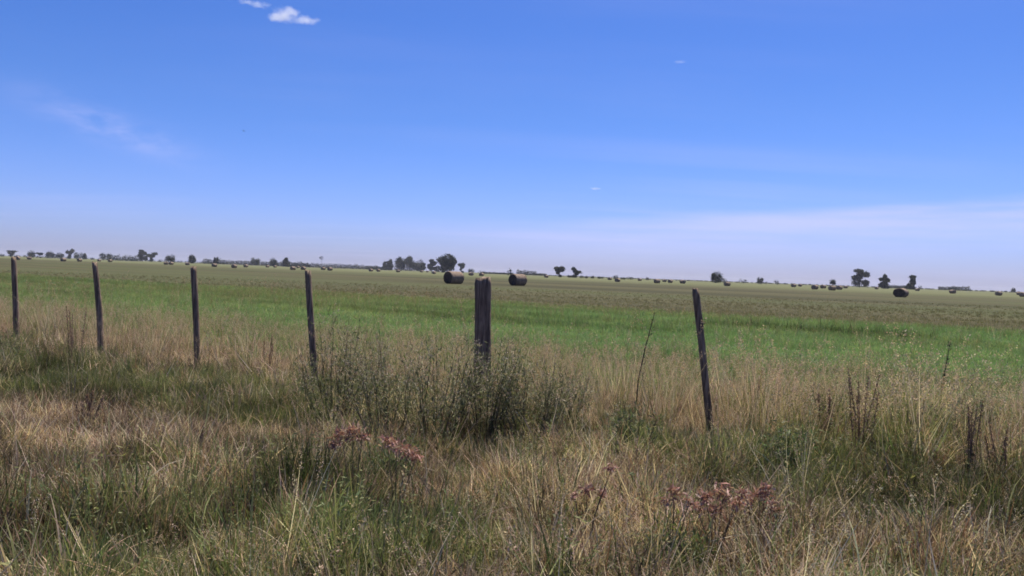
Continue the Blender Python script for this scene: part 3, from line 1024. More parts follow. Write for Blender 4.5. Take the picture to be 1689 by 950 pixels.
for name, fn in KINDS:
    KI[name] = kk
    for v in range(NV):
        me = fn(3000 + kk * 10 + v).mesh('tuft', M_GRASS)
        so = bpy.data.objects.new('tuft_%03d' % (kk * NV + v), me)
        SRC.objects.link(so)
    kk += 1


def instancer_group():
    g = bpy.data.node_groups.new('scatter_tufts', 'GeometryNodeTree')
    g.interface.new_socket('Geometry', in_out='INPUT', socket_type='NodeSocketGeometry')
    g.interface.new_socket('Geometry', in_out='OUTPUT', socket_type='NodeSocketGeometry')
    N = g.nodes
    gi, go = N.new('NodeGroupInput'), N.new('NodeGroupOutput')
    ci = N.new('GeometryNodeCollectionInfo')
    ci.inputs['Collection'].default_value = SRC
    ci.inputs['Separate Children'].default_value = True
    ci.inputs['Reset Children'].default_value = True
    ip = N.new('GeometryNodeInstanceOnPoints')
    ip.inputs['Pick Instance'].default_value = True

    def attr(nm, typ):
        a = N.new('GeometryNodeInputNamedAttribute')
        a.data_type = typ
        a.inputs['Name'].default_value = nm
        return a.outputs[0]
    er = N.new('FunctionNodeEulerToRotation')
    L = g.links.new
    L(gi.outputs[0], ip.inputs['Points'])
    L(ci.outputs[0], ip.inputs['Instance'])
    L(attr('idx', 'INT'), ip.inputs['Instance Index'])
    L(attr('rot', 'FLOAT_VECTOR'), er.inputs[0])
    L(er.outputs[0], ip.inputs['Rotation'])
    L(attr('scl', 'FLOAT_VECTOR'), ip.inputs['Scale'])
    L(ip.outputs[0], go.inputs[0])
    return g


SCATTER = instancer_group()


def scatter(name, P, idx, rot, scl, pcol, label, cat):
    me = bpy.data.meshes.new(name)
    me.vertices.add(len(P))
    me.vertices.foreach_set('co', P.astype(np.float32).ravel())
    a = me.attributes.new('idx', 'INT', 'POINT')
    a.data.foreach_set('value', idx.astype(np.int32))
    a = me.attributes.new('rot', 'FLOAT_VECTOR', 'POINT')
    a.data.foreach_set('vector', rot.astype(np.float32).ravel())
    a = me.attributes.new('scl', 'FLOAT_VECTOR', 'POINT')
    a.data.foreach_set('vector', scl.astype(np.float32).ravel())
    a = me.attributes.new('pcol', 'FLOAT_COLOR', 'POINT')
    a.data.foreach_set('color', np.concatenate([pcol, np.ones((len(P), 1))], 1).astype(np.float32).ravel())
    me.materials.append(M_GRASS)
    o = link(name, me)
    md = o.modifiers.new('scatter', 'NODES')
    md.node_group = SCATTER
    tag(o, label, cat, kind='stuff')
    return o


def sample_wedge(y0, y1, density, margin=3.0, spread=0.70):
    """even points over the ground the camera can see, and a few steps to either side"""
    area = spread * (y1 * y1 - y0 * y0) + 2 * margin * (y1 - y0)
    n = int(area * density)
    xm = spread * y1 + margin
    need = int(n * (2 * xm * (y1 - y0)) / area)
    x = rng.uniform(-xm, xm, need)
    y = rng.uniform(y0, y1, need)
    ok = np.abs(x) < spread * y + margin
    return x[ok], y[ok]


def finish(x, y, kind, tilt=0.18, size=None, stretch=(0.85, 1.2)):
    n = len(x)
    z = ground_h(x, y)
    idx = kind * NV + rng.integers(0, NV, n)
    rot = np.stack([rng.normal(0, tilt, n), rng.normal(0, tilt, n), rng.uniform(0, 6.283, n)], 1)
    s = rng.uniform(0.75, 1.25, n) if size is None else size * rng.uniform(0.8, 1.2, n)
    scl = np.stack([s, s, s * rng.uniform(stretch[0], stretch[1], n)], 1)
    return np.stack([x, y, z], 1), idx, rot, scl


# patches of the verge: x, y, radius x, radius y, weights by kind, height factor
PATCHES = [
    (-4.9, 10.6, 2.4, 1.5, dict(short=10, green=0.4, forb=0.3), 0.85),
    (-2.9, 9.7, 1.3, 1.2, dict(short=10, green=0.8, forb=0.6), 0.85),
    (-8.0, 12.6, 1.3, 0.8, dict(green=5, forb=3, straw=1), 0.9),
    (-5.4, 8.6, 1.8, 0.8, dict(brown=5, litter=7, straw=1), 0.6),
    (-3.9, 7.4, 1.9, 0.8, dict(brown=5, litter=8, straw=2, green=0.4), 0.7),
    (-2.5, 7.2, 1.2, 0.9, dict(straw=3, litter=7, brown=3, green=0.6), 0.75),
    (-3.2, 5.9, 1.1, 0.8, dict(brown=5, litter=4, green=2.5, straw=3, pale=0.15), 1.0),
    (-2.3, 5.0, 1.4, 0.7, dict(green=5, straw=3, brown=3, pale=0.25, forb=1.5), 1.0),
    (-1.5, 5.6, 0.7, 0.7, dict(green=7, pale=0.5, straw=2, forb=1), 1.05),
    (-1.6, 7.2, 0.7, 0.7, dict(short=4, green=4, pale=0.3, straw=1.5), 0.9),
    (-0.6, 5.0, 0.5, 0.7, dict(green=8, forb=2, straw=1), 0.95),
    (0.2, 6.2, 1.1, 0.8, dict(straw=6, litter=6, brown=4, green=1.0), 0.85),
    (0.9, 5.2, 0.7, 0.7, dict(straw=4, litter=4, green=2.5, forb=2, brown=2), 0.9),
    (1.4, 10.6, 1.3, 0.9, dict(straw=4, litter=5, green=2, seed=1.5), 0.9),
    (1.9, 8.0, 0.9, 0.7, dict(short=6, green=4, litter=2), 0.75),
    (1.3, 5.0, 0.6, 0.6, dict(brown=7, litter=3, straw=2, pale=0.2), 0.8),
    (2.9, 6.8, 0.9, 0.6, dict(green=6, forb=4, litter=2, pale=0.25), 0.9),
    (3.4, 5.9, 1.0, 0.6, dict(green=6, short=4, pale=0.2, litter=2), 0.85),
    (2.6, 5.2, 0.8, 0.5, dict(straw=4, litter=5, brown=4, pale=0.45, green=1.5), 0.9),
    (4.8, 9.2, 2.0, 0.9, dict(green=3, forb=6, seed=2.5, weed=3, straw=1.5, brown=2.5), 1.25),
    (3.6, 8.1, 1.3, 0.8, dict(green=4, forb=6, brown=2, weed=3, straw=1, seed=1), 1.25),
    (4.2, 7.0, 1.0, 0.6, dict(green=3, forb=5, brown=4, litter=3, seed=1), 1.15),
]


def verge(y0, y1, density):
    x, y = sample_wedge(y0, y1, density)
    # irregular edge between the verge and the belt of tall dry grass
    s = s_of(x, y) + (vnoise(x * 0.5, y * 0.5, 21, 3) - 0.5) * 2.2
    keep = s < 5.0
    x, y, s = x[keep], y[keep], s[keep]
    n = len(x)
    W = np.zeros((n, len(KINDS)))
    base = dict(green=3.0, straw=1.8, litter=2.8, brown=2.2, short=2.4, forb=1.6, seed=0.4, pale=0.12)
    for kx, v in base.items():
        W[:, KI[kx]] += v * 0.8
    n1 = vnoise(x * 0.9, y * 0.9, 31, 3)
    n2 = vnoise(x * 2.2, y * 2.2, 37, 2)
    W[:, KI['green']] *= np.clip((n1 - 0.32) * 5, 0.1, 3)
    W[:, KI['short']] *= np.clip((n1 - 0.36) * 4, 0.1, 2)
    W[:, KI['straw']] *= np.clip((0.68 - n1) * 4, 0.1, 3)
    W[:, KI['brown']] *= np.clip((n2 - 0.4) * 5, 0.1, 3)
    hf = np.ones(n) * 0.90
    wsum = np.ones(n)
    for (px, py, rx, ry, wt, hfac) in PATCHES:
        d = ((x - px) / rx) ** 2 + ((y - py) / ry) ** 2
        d = np.exp(-d * d * 0.8) * (0.3 + 1.4 * np.clip((vnoise(x * 3.1, y * 3.1, 33, 2) - 0.25) * 2, 0, 1))
        W *= (1 - 0.62 * np.clip(d, 0, 1))[:, None]
        for kx, v in wt.items():
            W[:, KI[kx]] += v * d * 2.0
        hf += hfac * d * 1.6
        wsum += d * 1.6
    hf /= wsum
    # dry belt along and behind the fence
    belt = np.clip((s + 0.6) / 1.2, 0, 1)
    bw = dict(straw=4.2, seed=6.2, litter=4.0, brown=1.2, weed=2.0, green=1.2, short=1.6)
    W *= (1 - belt * 0.93 * np.clip(1.4 - 0.25 * np.clip(x - 2, 0, 3) * (s < 1.0), 0.5, 1))[:, None]
    for kx, v in bw.items():
        W[:, KI[kx]] += v * belt * (1.0 if kx != 'green' else np.clip((n1 - 0.5) * 8, 0, 3))
    W[:, KI['brown']] += 3.0 * belt * np.clip((x - 2.5) / 2, 0, 1)
    # towards the crop it greens up
    edge = np.clip((s - 1.2) / 2.6, 0, 1)
    W *= (1 - edge * 0.85)[:, None]
    W[:, KI['crop']] += 7 * edge
    W[:, KI['weed']] += 2.5 * edge
    hf = hf * (1 - belt) + 0.72 * belt
    W /= W.sum(1)[:, None]
    kind = (W.cumsum(1) < rng.uniform(0, 1, n)[:, None]).sum(1)
    P, idx, rot, scl = finish(x, y, kind)
    clump = vnoise(x * 2.8, y * 2.8, 41, 3)
    sz3 = np.where(kind == KI['seed'], np.where(np.abs(s - 0.2) < 1.3, 1.0, 0.75), 1.0)
    scl *= (sz3 * hf * (0.60 + 0.85 * np.clip((clump - 0.22) / 0.5, 0, 1)))[:, None]
    # keep the feet of the posts free of tall blades
    for (px, py, *_r) in POSTS:
        d2 = (x - px) ** 2 + (y - (py - 0.25)) ** 2
        scl[d2 < 0.12] *= 0.6
    b = 0.34 + 1.05 * np.clip((vnoise(x * 1.3, y * 1.3, 51, 4) - 0.22) / 0.56, 0, 1)
    b = b * (1 - belt) + (0.95 + 0.5 * (clump - 0.5)) * belt * 1.05
    pc = np.stack([b * rng.uniform(0.92, 1.10, n), b * 1.0, b * rng.uniform(0.84, 1.02, n)], 1)
    pc *= 1.12
    pink = belt * 0.9
    pc *= 1 + pink[:, None] * (np.array((1.02, 0.96, 1.0)) - 1)
    return P, idx, rot, scl, pc


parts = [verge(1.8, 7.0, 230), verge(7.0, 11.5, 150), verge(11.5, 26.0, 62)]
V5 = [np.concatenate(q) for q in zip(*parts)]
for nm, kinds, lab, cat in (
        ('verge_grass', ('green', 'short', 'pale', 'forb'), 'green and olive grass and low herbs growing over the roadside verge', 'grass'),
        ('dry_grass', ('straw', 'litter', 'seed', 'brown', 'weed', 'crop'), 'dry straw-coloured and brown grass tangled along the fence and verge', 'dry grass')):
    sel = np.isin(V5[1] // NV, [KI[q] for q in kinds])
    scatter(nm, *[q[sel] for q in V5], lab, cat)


def crop_belt(y0, y1, density, size):
    x, y = sample_wedge(y0, y1, density, 4.0, 0.68)
    s = s_of(x, y) + (vnoise(x * 0.12, y * 0.12, 61, 3) - 0.5) * 6.0
    keep = (s > 3.6) & (s < 31) & (rng.uniform(size=len(x)) < np.clip((33 - s) / 6, 0, 1))
    x, y, s = x[keep], y[keep], s[keep]
    n = len(x)
    a = x * FD[0] + y * FD[1]
    rowv = vnoise(a * 0.06, s * 0.55, 67, 3)
    k_ = np.full(n, KI['crop'])
    u = rng.uniform(size=n)
    k_[u < 0.08 + 0.32 * np.clip((9 - s) / 4, 0, 1)] = KI['weed']
    k_[(u > 0.90) & (rowv < 0.5)] = KI['short']
    k_[u > 0.994] = KI['seed']
    P, idx, rot, scl = finish(x, y, k_, 0.15, size)
    scl *= (0.34 + 0.62 * rowv)[:, None]
    strip = np.exp(-(((a + 5.5) / 4.2) ** 4) - ((s_of(x, y) - 21.3) / 0.8) ** 2)
    scl *= (1 + 1.0 * strip)[:, None]
    b = 0.50 + 0.70 * vnoise(a * 0.05, s * 0.4, 71, 3) + 0.50 * vnoise(x * 1.3, y * 1.3, 73, 2)
    dull = np.clip((vnoise(a * 0.10, s * 0.28, 79, 3) - 0.42) * 4, 0, 1) * 0.3
    b *= np.where(rowv > 0.66, 0.78, 1.0) * (1 - 0.6 * strip)
    pc = np.stack([b * rng.uniform(0.9, 1.15, n), b, b * rng.uniform(0.9, 1.1, n)], 1)
    # greener in the middle of the view, more olive to the left
    pc *= 1 + dull[:, None] * (np.array((1.30, 0.94, 1.0)) - 1)
    left = np.clip((-a - 4) / 30, 0, 1)
    pc *= 1 + left[:, None] * (np.array((1.15, 0.96, 1.0)) - 1)
    return P, idx, rot, scl, pc


V5 = [np.concatenate(q) for q in zip(crop_belt(13, 26, 46, 0.95), crop_belt(26, 48, 22, 1.15), crop_belt(48, 75, 9, 1.3))]
scatter('crop_grass', *V5, 'belt of fresh green crop behind the fence', 'crop')


def stubble(y0, y1, density, size):
    x, y = sample_wedge(y0, y1, density, 4.0, 0.67)
    s = s_of(x, y) + (vnoise(x * 0.12, y * 0.12, 61, 3) - 0.5) * 6.0
    keep = s > 27
    x, y, s = x[keep], y[keep], s[keep]
    n = len(x)
    a = x * FD[0] + y * FD[1]
    k_ = np.where(rng.uniform(size=n) < 0.12, KI['weed'], KI['stubble'])
    P, idx, rot, scl = finish(x, y, k_, 0.2, size)
    rw = vnoise(a * 0.012, s * 0.10, 81, 4)
    scl *= (0.5 + 0.6 * rw)[:, None]
    b = 0.36 + 0.72 * vnoise(a * 0.012, s * 0.09, 83, 4)
    pc = np.stack([b * 0.95, b, b * 0.84], 1)
    return P, idx, rot, scl, pc


V5 = [np.concatenate(q) for q in zip(stubble(28, 45, 7, 0.8), stubble(45, 65, 3.2, 0.75), stubble(65, 90, 1.2, 0.7))]
scatter('field_stubble', *V5, 'olive brown mown stubble covering the far field', 'stubble')

# ------------------------------------------------------------------ single plants of the verge
def stems_and_leaves(seed, h, wd, n_stems, n_leaf, leaf_pal, leaf_len, seeds, seed_pal, lean=0.35, stem_pal=None):
    r = np.random.default_rng(seed)
    sm, lm, dm = MB(), MB(), MB()
    stem_pal = stem_pal or [A(0.09, 0.085, 0.045), A(0.12, 0.09, 0.06)]
    for _ in range(n_stems):
        a = r.uniform(0, 6.283)
        out = wd * 0.5 * math.sqrt(r.uniform(0.02, 1.0))
        hh = h * r.uniform(0.55, 1.05) * (1 - 0.25 * (out / (wd * 0.5 + 1e-6)) ** 2)
        b = np.array((out * 0.35 * math.cos(a), out * 0.35 * math.sin(a), -0.03))
        mid = b + np.array((out * 0.35 * math.cos(a), out * 0.35 * math.sin(a), hh * 0.5)) + r.normal(size=3) * 0.02
        top = np.array((out * math.cos(a), out * math.sin(a), hh)) + r.normal(size=3) * (0.05, 0.05, 0.0)
        pts = [b, mid, 0.45 * mid + 0.55 * top + r.normal(size=3) * 0.015, top]
        tube(sm, pts, [0.006, 0.0045, 0.003, 0.0012], 4, pick(r, stem_pal))
        per = max(1, n_leaf // n_stems)
        for _k in range(per):
            t = r.uniform(0.18, 1.0) ** 0.8
            p = (b * (1 - t) ** 2 + 2 * mid * t * (1 - t) + top * t * t) + r.normal(size=3) * (0.045, 0.045, 0.03) * (0.5 + t)
            d = r.normal(size=3) * 0.8 + np.array((0, 0, 1.1))
            d /= np.linalg.norm(d)
            s = np.cross(d, r.normal(size=3))
            s /= np.linalg.norm(s)
            L = r.uniform(*leaf_len)
            W = L * r.uniform(0.06, 0.12)
            lm.add([p, p + d * L * 0.4 + s * W, p + d * L, p + d * L * 0.45 - s * W], [(0, 1, 2, 3)], pick(r, leaf_pal, 0.35))
        for _k in range(seeds // n_stems):
            t = r.uniform(0.62, 1.03)
            p = (b * (1 - t) ** 2 + 2 * mid * t * (1 - t) + top * t * t) + r.normal(size=3) * (0.03, 0.03, 0.02)
            d = r.normal(size=3) + np.array((0, 0, 0.8))
            d /= np.linalg.norm(d)
            s = np.cross(d, r.normal(size=3))
            s /= np.linalg.norm(s)
            L, W = r.uniform(0.010, 0.022), r.uniform(0.003, 0.006)
            dm.add([p, p + d * L * 0.5 + s * W, p + d * L, p + d * L * 0.5 - s * W], [(0, 1, 2, 3)], pick(r, seed_pal))
    return sm, lm, dm


def plant(name, x, y, rz, builders, label, cat, group):
    e = empty(name, (x, y, float(ground_h(x, y))), rz)
    tag(e, label, cat, group)
    for nm, mb in builders:
        if mb.k:
            tag(mb.build(nm, M_PLANT, e), kind='stuff')
    return e


DARKGREEN = [A(0.150, 0.166, 0.078), A(0.185, 0.192, 0.092), A(0.110, 0.125, 0.058), A(0.25, 0.245, 0.135), A(0.34, 0.29, 0.195)]
BUSHES = [
    (-1.90, 8.85, 1.25, 0.95, 20, 'leftmost tall weed bush with twiggy top reaching above the others'),
    (-1.25, 8.25, 1.05, 1.00, 22, 'weed bush, second from the left, over the red dried flower heads'),
    (-0.75, 8.10, 1.15, 1.00, 26, 'tall feathery weed bush just left of the thick post'),
    (-0.24, 8.25, 1.16, 0.95, 28, 'weed bush hiding the foot of the thick post'),
    (0.25, 8.20, 0.95, 0.85, 28, 'dense dark green weed bush just right of the thick post'),
    (0.62, 8.95, 0.72, 0.70, 18, 'low weed bush at the right end of the bush clump'),
]
for i, (x, y, h, wd, ns, lab) in enumerate(BUSHES):
    sm, lm, dm = stems_and_leaves(5000 + i, h, wd, ns, [2700, 3200, 3600, 4000, 4400, 2200][i], DARKGREEN, (0.025, 0.065), 1000, STRAW + STRAW + [A(0.25, 0.25, 0.13)])
    plant('weed_bush', x, y, 0, (('stem', sm), ('foliage', lm), ('seed_head', dm)), lab, 'weed bush', 'weed bushes at the fence')

FORBS = [
    (1.25, 7.85, 0.58, 0.50, 'dark green leafy clump between the weed bushes and the leaning post'),
    (2.46, 7.00, 0.56, 0.36, 'bright green leafy herb right of the leaning post foot'),
    (3.56, 8.95, 0.56, 0.45, 'yellowish green herb clump behind the bright herb, right of the leaning post'),
    (-0.95, 6.35, 0.40, 0.34, 'low green herb right behind the red dried flower heads'),
    (-7.90, 12.70, 0.55, 0.90, 'green shrubby weed clump below the leftmost fence post'),
    (4.60, 8.30, 0.55, 0.60, 'mixed green herb clump between the two rusty stalk clusters at right'),
    (5.30, 9.20, 0.60, 0.60, 'leafy green herb clump at the right picture edge behind the rusty stalk'),
    (1.05, 4.75, 0.34, 0.30, 'small yellow-green herb in front of the red dried patch'),
]
for i, (x, y, h, wd, lab) in enumerate(FORBS):
    pal = [GREEN + DARKGREEN, GREEN + [A(0.13, 0.19, 0.09)], [A(0.16, 0.17, 0.06), A(0.12, 0.14, 0.05)], GREEN, GREEN + OLIVE, GREEN + DARKGREEN, OLIVE + GREEN, [A(0.19, 0.20, 0.06)] + GREEN][i]
    sm, lm, dm = stems_and_leaves(5200 + i, h, wd, 18, 1300, pal, (0.03, 0.075), 60, STRAW)
    plant('leafy_herb', x, y, 0, (('stem', sm), ('foliage', lm), ('seed_head', dm)), lab, 'herb', 'leafy herbs on the verge')

RUST = [A(0.21, 0.130, 0.095), A(0.155, 0.098, 0.072), A(0.28, 0.185, 0.14)]
DOCKS = [
    (3.45, 7.80, 0.86, 0.26, 7, 'rusty brown seed stalks in a cluster right of the leaning post'),
    (4.06, 7.00, 0.88, 0.16, 5, 'darkest rusty seed stalk, tallest near the right edge'),
    (3.40, 8.40, 0.62, 0.24, 5, 'shorter brown seed stalks behind the rusty cluster'),
    (4.30, 7.05, 0.66, 0.20, 4, 'brown seed stalks right of the darkest rusty stalk'),
    (-7.01, 12.90, 0.95, 0.34, 5, 'dark dead weed stalks just left of the second fence post'),
    (-3.92, 12.98, 0.66, 0.22, 4, 'small dark weed stalks between the third and fourth posts'),
    (3.96, 7.90, 0.62, 0.20, 4, 'low brown seed stalks between the two rusty clusters'),
    (3.20, 10.50, 0.62, 0.25, 5, 'brown seed stalks behind and right of the leaning post'),
    (-2.62, 6.90, 0.40, 0.14, 3, 'low reddish brown stalks in the dry grass at left'),
    (-4.30, 8.20, 0.45, 0.30, 5, 'dark brown dead weed clump at the left edge'),
]
for i, (x, y, h, wd, ns, lab) in enumerate(DOCKS):
    r = np.random.default_rng(5400 + i)
    e = empty('seed_stalk_weed', (x, y, float(ground_h(x, y))))
    tag(e, lab, 'weed', 'dry seed stalk weeds')
    for q in range(ns):
        a, o_ = r.uniform(0, 6.283), wd * 0.5 * math.sqrt(r.uniform())
        hh = h * r.uniform(0.65, 1.05)
        top = np.array((o_ * math.cos(a) * 1.3, o_ * math.sin(a) * 1.3, hh))
        b = np.array((o_ * 0.4 * math.cos(a), o_ * 0.4 * math.sin(a), -0.03))
        mid = (b + top) / 2 + r.normal(size=3) * 0.02
        sm = MB()
        tube(sm, [b, mid, top], [0.006, 0.005, 0.002], 5, pick(r, RUST))
        st = sm.build('stem', M_PLANT, e)
        dm = MB()
        for _k in range(170):
            t = r.uniform(0.35, 1.0)
            p = b * (1 - t) ** 2 + 2 * mid * t * (1 - t) + top * t * t + r.normal(size=3) * (0.016, 0.016, 0.012) * (1.35 - t)
            d = r.normal(size=3)
            d /= np.linalg.norm(d)
            s = np.cross(d, r.normal(size=3))
            s /= np.linalg.norm(s)
            L = r.uniform(0.010, 0.022)
            dm.add([p - d * L * 0.5, p + s * L * 0.35, p + d * L * 0.5, p - s * L * 0.35], [(0, 1, 2, 3)], pick(r, RUST, 0.4))
        tag(dm.build('seed_spike', M_PLANT, st), kind='stuff')

# thin dark wand standing up before the crop
for (x, y, h, ln, lab) in [(1.55, 9.73, 1.28, 0.10, 'tall thin dark wand-like stem left of the leaning post'),
                           (5.95, 11.05, 0.98, 0.02, 'thin grey wand-like stem at right before the crop')]:
    r = np.random.default_rng(int(x * 100))
    sm, lm = MB(), MB()
    pts = [(0, 0, -0.03), (0.02, 0, h * 0.35), (0.06 + ln * 0.4, 0, h * 0.7), (0.09 + ln, 0.0, h)]
    tube(sm, pts, [0.009, 0.008, 0.006, 0.003], 6, A(0.05, 0.042, 0.034))
    for _k in range(90):
        t = r.uniform(0.3, 1.0)
        p = np.array((t * (0.09 + ln), 0, h * t)) + r.normal(size=3) * 0.012
        d = r.normal(size=3) * 0.6 + (0, 0, 1)
        d = d / np.linalg.norm(d) * r.uniform(0.02, 0.05)
        s = np.cross(d, r.normal(size=3))
        s = s / np.linalg.norm(s) * 0.005
        lm.add([p, p + d * 0.5 + s, p + d, p + d * 0.5 - s], [(0, 1, 2, 3)], pick(r, [A(0.06, 0.055, 0.035), A(0.08, 0.075, 0.045)]))
    plant('wand_weed', x, y, 0, (('stem', sm), ('foliage', lm)), lab, 'weed', 'wand-like weeds')

# dried thistle-like plants with reddish heads
RED = [A(0.40, 0.20, 0.16), A(0.32, 0.155, 0.125), A(0.46, 0.30, 0.24), A(0.22, 0.115, 0.09)]
PINK = [A(0.42, 0.26, 0.20), A(0.46, 0.33, 0.25)]
REDS = [
    (-1.02, 5.40, [(-0.10, 0.60, 0.075), (-0.02, 0.63, 0.07), (0.05, 0.60, 0.06), (-0.15, 0.53, 0.05)], 'red dried flower heads on a stem, left one of the pair before the bushes'),
    (-0.72, 5.30, [(0.00, 0.58, 0.08), (0.07, 0.54, 0.085), (-0.07, 0.60, 0.065), (0.12, 0.50, 0.05)], 'red dried flower heads, right one of the pair before the bushes'),
    (0.52, 5.05, [(0.0, 0.44, 0.05), (0.09, 0.42, 0.04), (-0.08, 0.40, 0.04)], 'small pinkish dried heads low in the dry grass, centre right'),
    (0.50, 4.95, [(0.16, 0.58, 0.045)], 'single reddish head on a long slanting dark stem'),
    (1.02, 4.80, [(0.0, 0.49, 0.06), (0.08, 0.45, 0.05), (-0.05, 0.43, 0.04)], 'pale pink dried head at the left end of the red patch'),
    (1.32, 4.95, [(-0.08, 0.44, 0.07), (0.04, 0.47, 0.08), (0.12, 0.40, 0.08), (0.0, 0.34, 0.07), (-0.12, 0.36, 0.06), (0.15, 0.48, 0.06)], 'dense reddish brown dried plant in the middle of the red patch'),
    (1.64, 5.15, [(0.0, 0.44, 0.07), (-0.09, 0.40, 0.07), (0.07, 0.36, 0.07), (0.03, 0.48, 0.05)], 'reddish dried plant at the right end of the red patch'),
]
for i, (x, y, heads, lab) in enumerate(REDS):
    r = np.random.default_rng(5600 + i)
    e = empty('dried_thistle', (x, y, float(ground_h(x, y))))
    tag(e, lab, 'dried flower', 'reddish dried plants on the verge')
    for (hx, hz, hr) in heads:
        hy = r.uniform(-0.06, 0.06)
        sm = MB()
        tube(sm, [(hx * 0.1, 0, -0.03), (hx * 0.4, hy * 0.4, hz * 0.5), (hx, hy, hz)], [0.005, 0.0035, 0.0025], 5, A(0.16, 0.12, 0.075))
        sm.build('stem', M_PLANT, e)
        hm = MB()
        for _k in range(70):
            d = r.normal(size=3) + np.array((0, 0, 0.35))
            d /= np.linalg.norm(d)
            s = np.cross(d, r.normal(size=3))
            s /= np.linalg.norm(s)
            L = hr * r.uniform(0.35, 0.95)
            W = r.uniform(0.003, 0.008)
            p = np.array((hx, hy, hz)) + r.normal(size=3) * hr * (0.35, 0.35, 0.22)
            bend = np.array((0, 0, -0.25 * L * r.uniform(0, 1)))
            hm.add([p - s * W * 0.4, p + s * W * 0.4, p + d * L * 0.55 + s * W, p + d * L * 0.55 - s * W, p + d * L + bend], [(0, 1, 2, 3), (3, 2, 4)], pick(r, PINK if r.uniform() < 0.13 else RED, 0.3))
        tag(hm.build('flower_head', M_PLANT, e), kind='stuff')

# single pale blades and stalks that stand out
STALKS = [
    (2.98, 4.95, 0.9, 0.50, 1.0, 0.016, 'broad pale grass blade arching at the lower right edge'),
    (-2.66, 4.45, 2.0, 0.55, 0.5, 0.012, 'pale broken dry stalk at the lower left edge'),
    (-2.52, 4.50, 1.2, 0.48, 0.9, 0.010, 'pale dry stalk right of the broken one at the lower left'),
    (1.62, 4.62, 0.4, 0.42, 1.3, 0.014, 'pale arching blade right below the red patch'),
    (2.05, 4.70, 2.6, 0.45, 1.3, 0.014, 'pale blade bending left, between the red patch and lower right edge'),
]
for i, (x, y, az, ln, cu, wd, lab) in enumerate(STALKS):
    r = np.random.default_rng(5800 + i)
    mb = MB()
    blade(mb, r, (0, 0, -0.02), az, 0.25, cu, ln, wd, A(0.30, 0.28, 0.17), A(0.46, 0.43, 0.30), 8)
    blade(mb, r, (0.004, 0.004, -0.02), az + 0.15, 0.22, cu * 0.9, ln * 0.7, wd * 0.8, A(0.28, 0.27, 0.16), A(0.42, 0.40, 0.27), 8)
    tag(mb.build('pale_grass_stalk', M_PLANT, loc=(x, y, float(ground_h(x, y)))), lab, 'grass stalk', 'pale grass stalks that stand out')

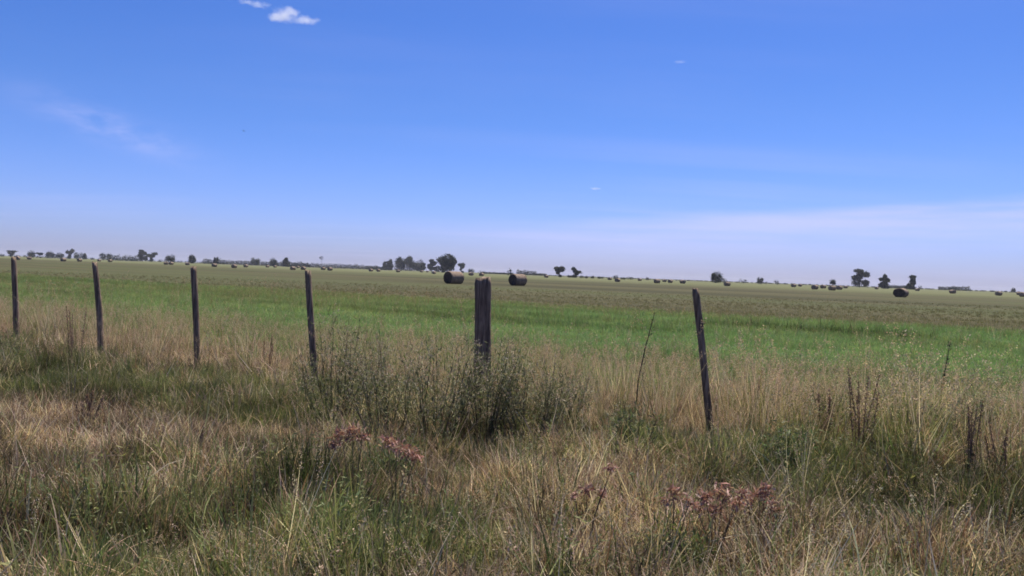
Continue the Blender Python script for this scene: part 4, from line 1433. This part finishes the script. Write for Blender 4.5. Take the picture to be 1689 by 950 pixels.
# ------------------------------------------------------------------ clouds: real puffs of droplets far away
def cloud(az, el, dist, size, blobs, dens, seed, label):
    d = Vector((math.sin(R(az)) * math.cos(R(el)), math.cos(R(az)) * math.cos(R(el)), math.sin(R(el))))
    m, t = new_mat('cloud_droplets')
    o = t.n('ShaderNodeTexCoord').outputs['Object']
    nz = t.n('ShaderNodeTexNoise')
    nz.inputs['Scale'].default_value = 2.6
    nz.inputs['Detail'].default_value = 5.0
    t.l(t.mapping(o, loc=(seed, seed * 0.7, 0), scale=(1.6, 1.0, 1.0)), nz.inputs['Vector'])
    shape = None
    for (bx, bz, rx, rz) in blobs:
        q = t.vm('LENGTH', t.vm('DIVIDE', t.vm('SUBTRACT', o, (bx, 0.0, bz)), (rx, 0.55, rz)))
        q = t.m('SUBTRACT', 1.0, q)
        shape = q if shape is None else t.m('SMOOTH_MAX', shape, q, 0.2)
    v = t.m('ADD', shape, t.m('MULTIPLY', t.m('SUBTRACT', nz.outputs['Fac'], 0.56), 1.5))
    v = t.ss(v, 0.0, 0.9)
    vol = t.n('ShaderNodeVolumePrincipled')
    vol.inputs['Color'].default_value = (1, 1, 1, 1)
    vol.inputs['Anisotropy'].default_value = 0.2
    t.l(t.m('MULTIPLY', v, dens), vol.inputs['Density'])
    t.l(vol.outputs[0], t.n('ShaderNodeOutputMaterial').inputs['Volume'])
    # closed lumpy shell round the puff
    V, F = [], []
    nu, nv = 24, 12
    for j in range(nv + 1):
        th = math.pi * j / nv
        for u in range(nu):
            ph = 2 * math.pi * u / nu
            V.append((1.0 * math.sin(th) * math.cos(ph), 0.7 * math.sin(th) * math.sin(ph), 1.0 * math.cos(th)))
    for j in range(nv):
        for u in range(nu):
            a, b = j * nu + u, j * nu + (u + 1) % nu
            F.append((a, b, b + nu, a + nu))
    me = py_mesh('cloud', V, F, m)
    ob = link('cloud', me, loc=d * dist + Vector((0, 0, CAM_H)), rot=(0, 0, R(-az)))
    ob.scale = size
    tag(ob, label, 'cloud', 'small fair-weather clouds')
    return ob


# angular sizes: 80 x 36 px of the photograph at 17 degrees up
cloud(-16.0, 16.5, 4000, (165, 120, 78), [(-0.12, 0.05, 0.45, 0.50), (0.02, 0.22, 0.28, 0.42), (0.40, -0.12, 0.50, 0.24), (-0.30, -0.18, 0.42, 0.24)], 0.016, 2.0, 'larger white puffy cloud high up, left of the middle')
cloud(-18.3, 17.0, 4200, (110, 80, 34), [(0.15, 0.0, 0.65, 0.60), (-0.35, 0.1, 0.50, 0.35)], 0.010, 7.0, 'smaller flat white cloud at the top edge beside the larger puff')
cloud(5.66, 6.2, 6000, (70, 60, 24), [(0.0, 0.0, 0.75, 0.55)], 0.014, 11.0, 'tiny lone white cloud low in the sky right of the middle')
cloud(11.2, 14.8, 6000, (80, 60, 26), [(0.0, 0.0, 0.75, 0.55)], 0.006, 17.0, 'very faint tiny cloud high up, right of the middle')

# ------------------------------------------------------------------ haze over the plain
V = [(x, y, z) for x in (-6500, 6500) for y in (-6500, 6600) for z in (-2.0, 30.0)]
hm_, t = new_mat('haze_air')
vol = t.n('ShaderNodeVolumePrincipled')
vol.inputs['Color'].default_value = (0.84, 0.86, 1.0, 1)
vol.inputs['Density'].default_value = 0.00007
vol.inputs['Anisotropy'].default_value = 0.0
t.l(vol.outputs[0], t.n('ShaderNodeOutputMaterial').inputs['Volume'])
me = py_mesh('haze', V, [(0, 1, 3, 2), (4, 6, 7, 5), (0, 4, 5, 1), (2, 3, 7, 6), (0, 2, 6, 4), (1, 5, 7, 3)], hm_, False)
hz = link('haze', me)
tag(hz, 'thin bluish summer haze over the whole plain', 'haze', kind='stuff')
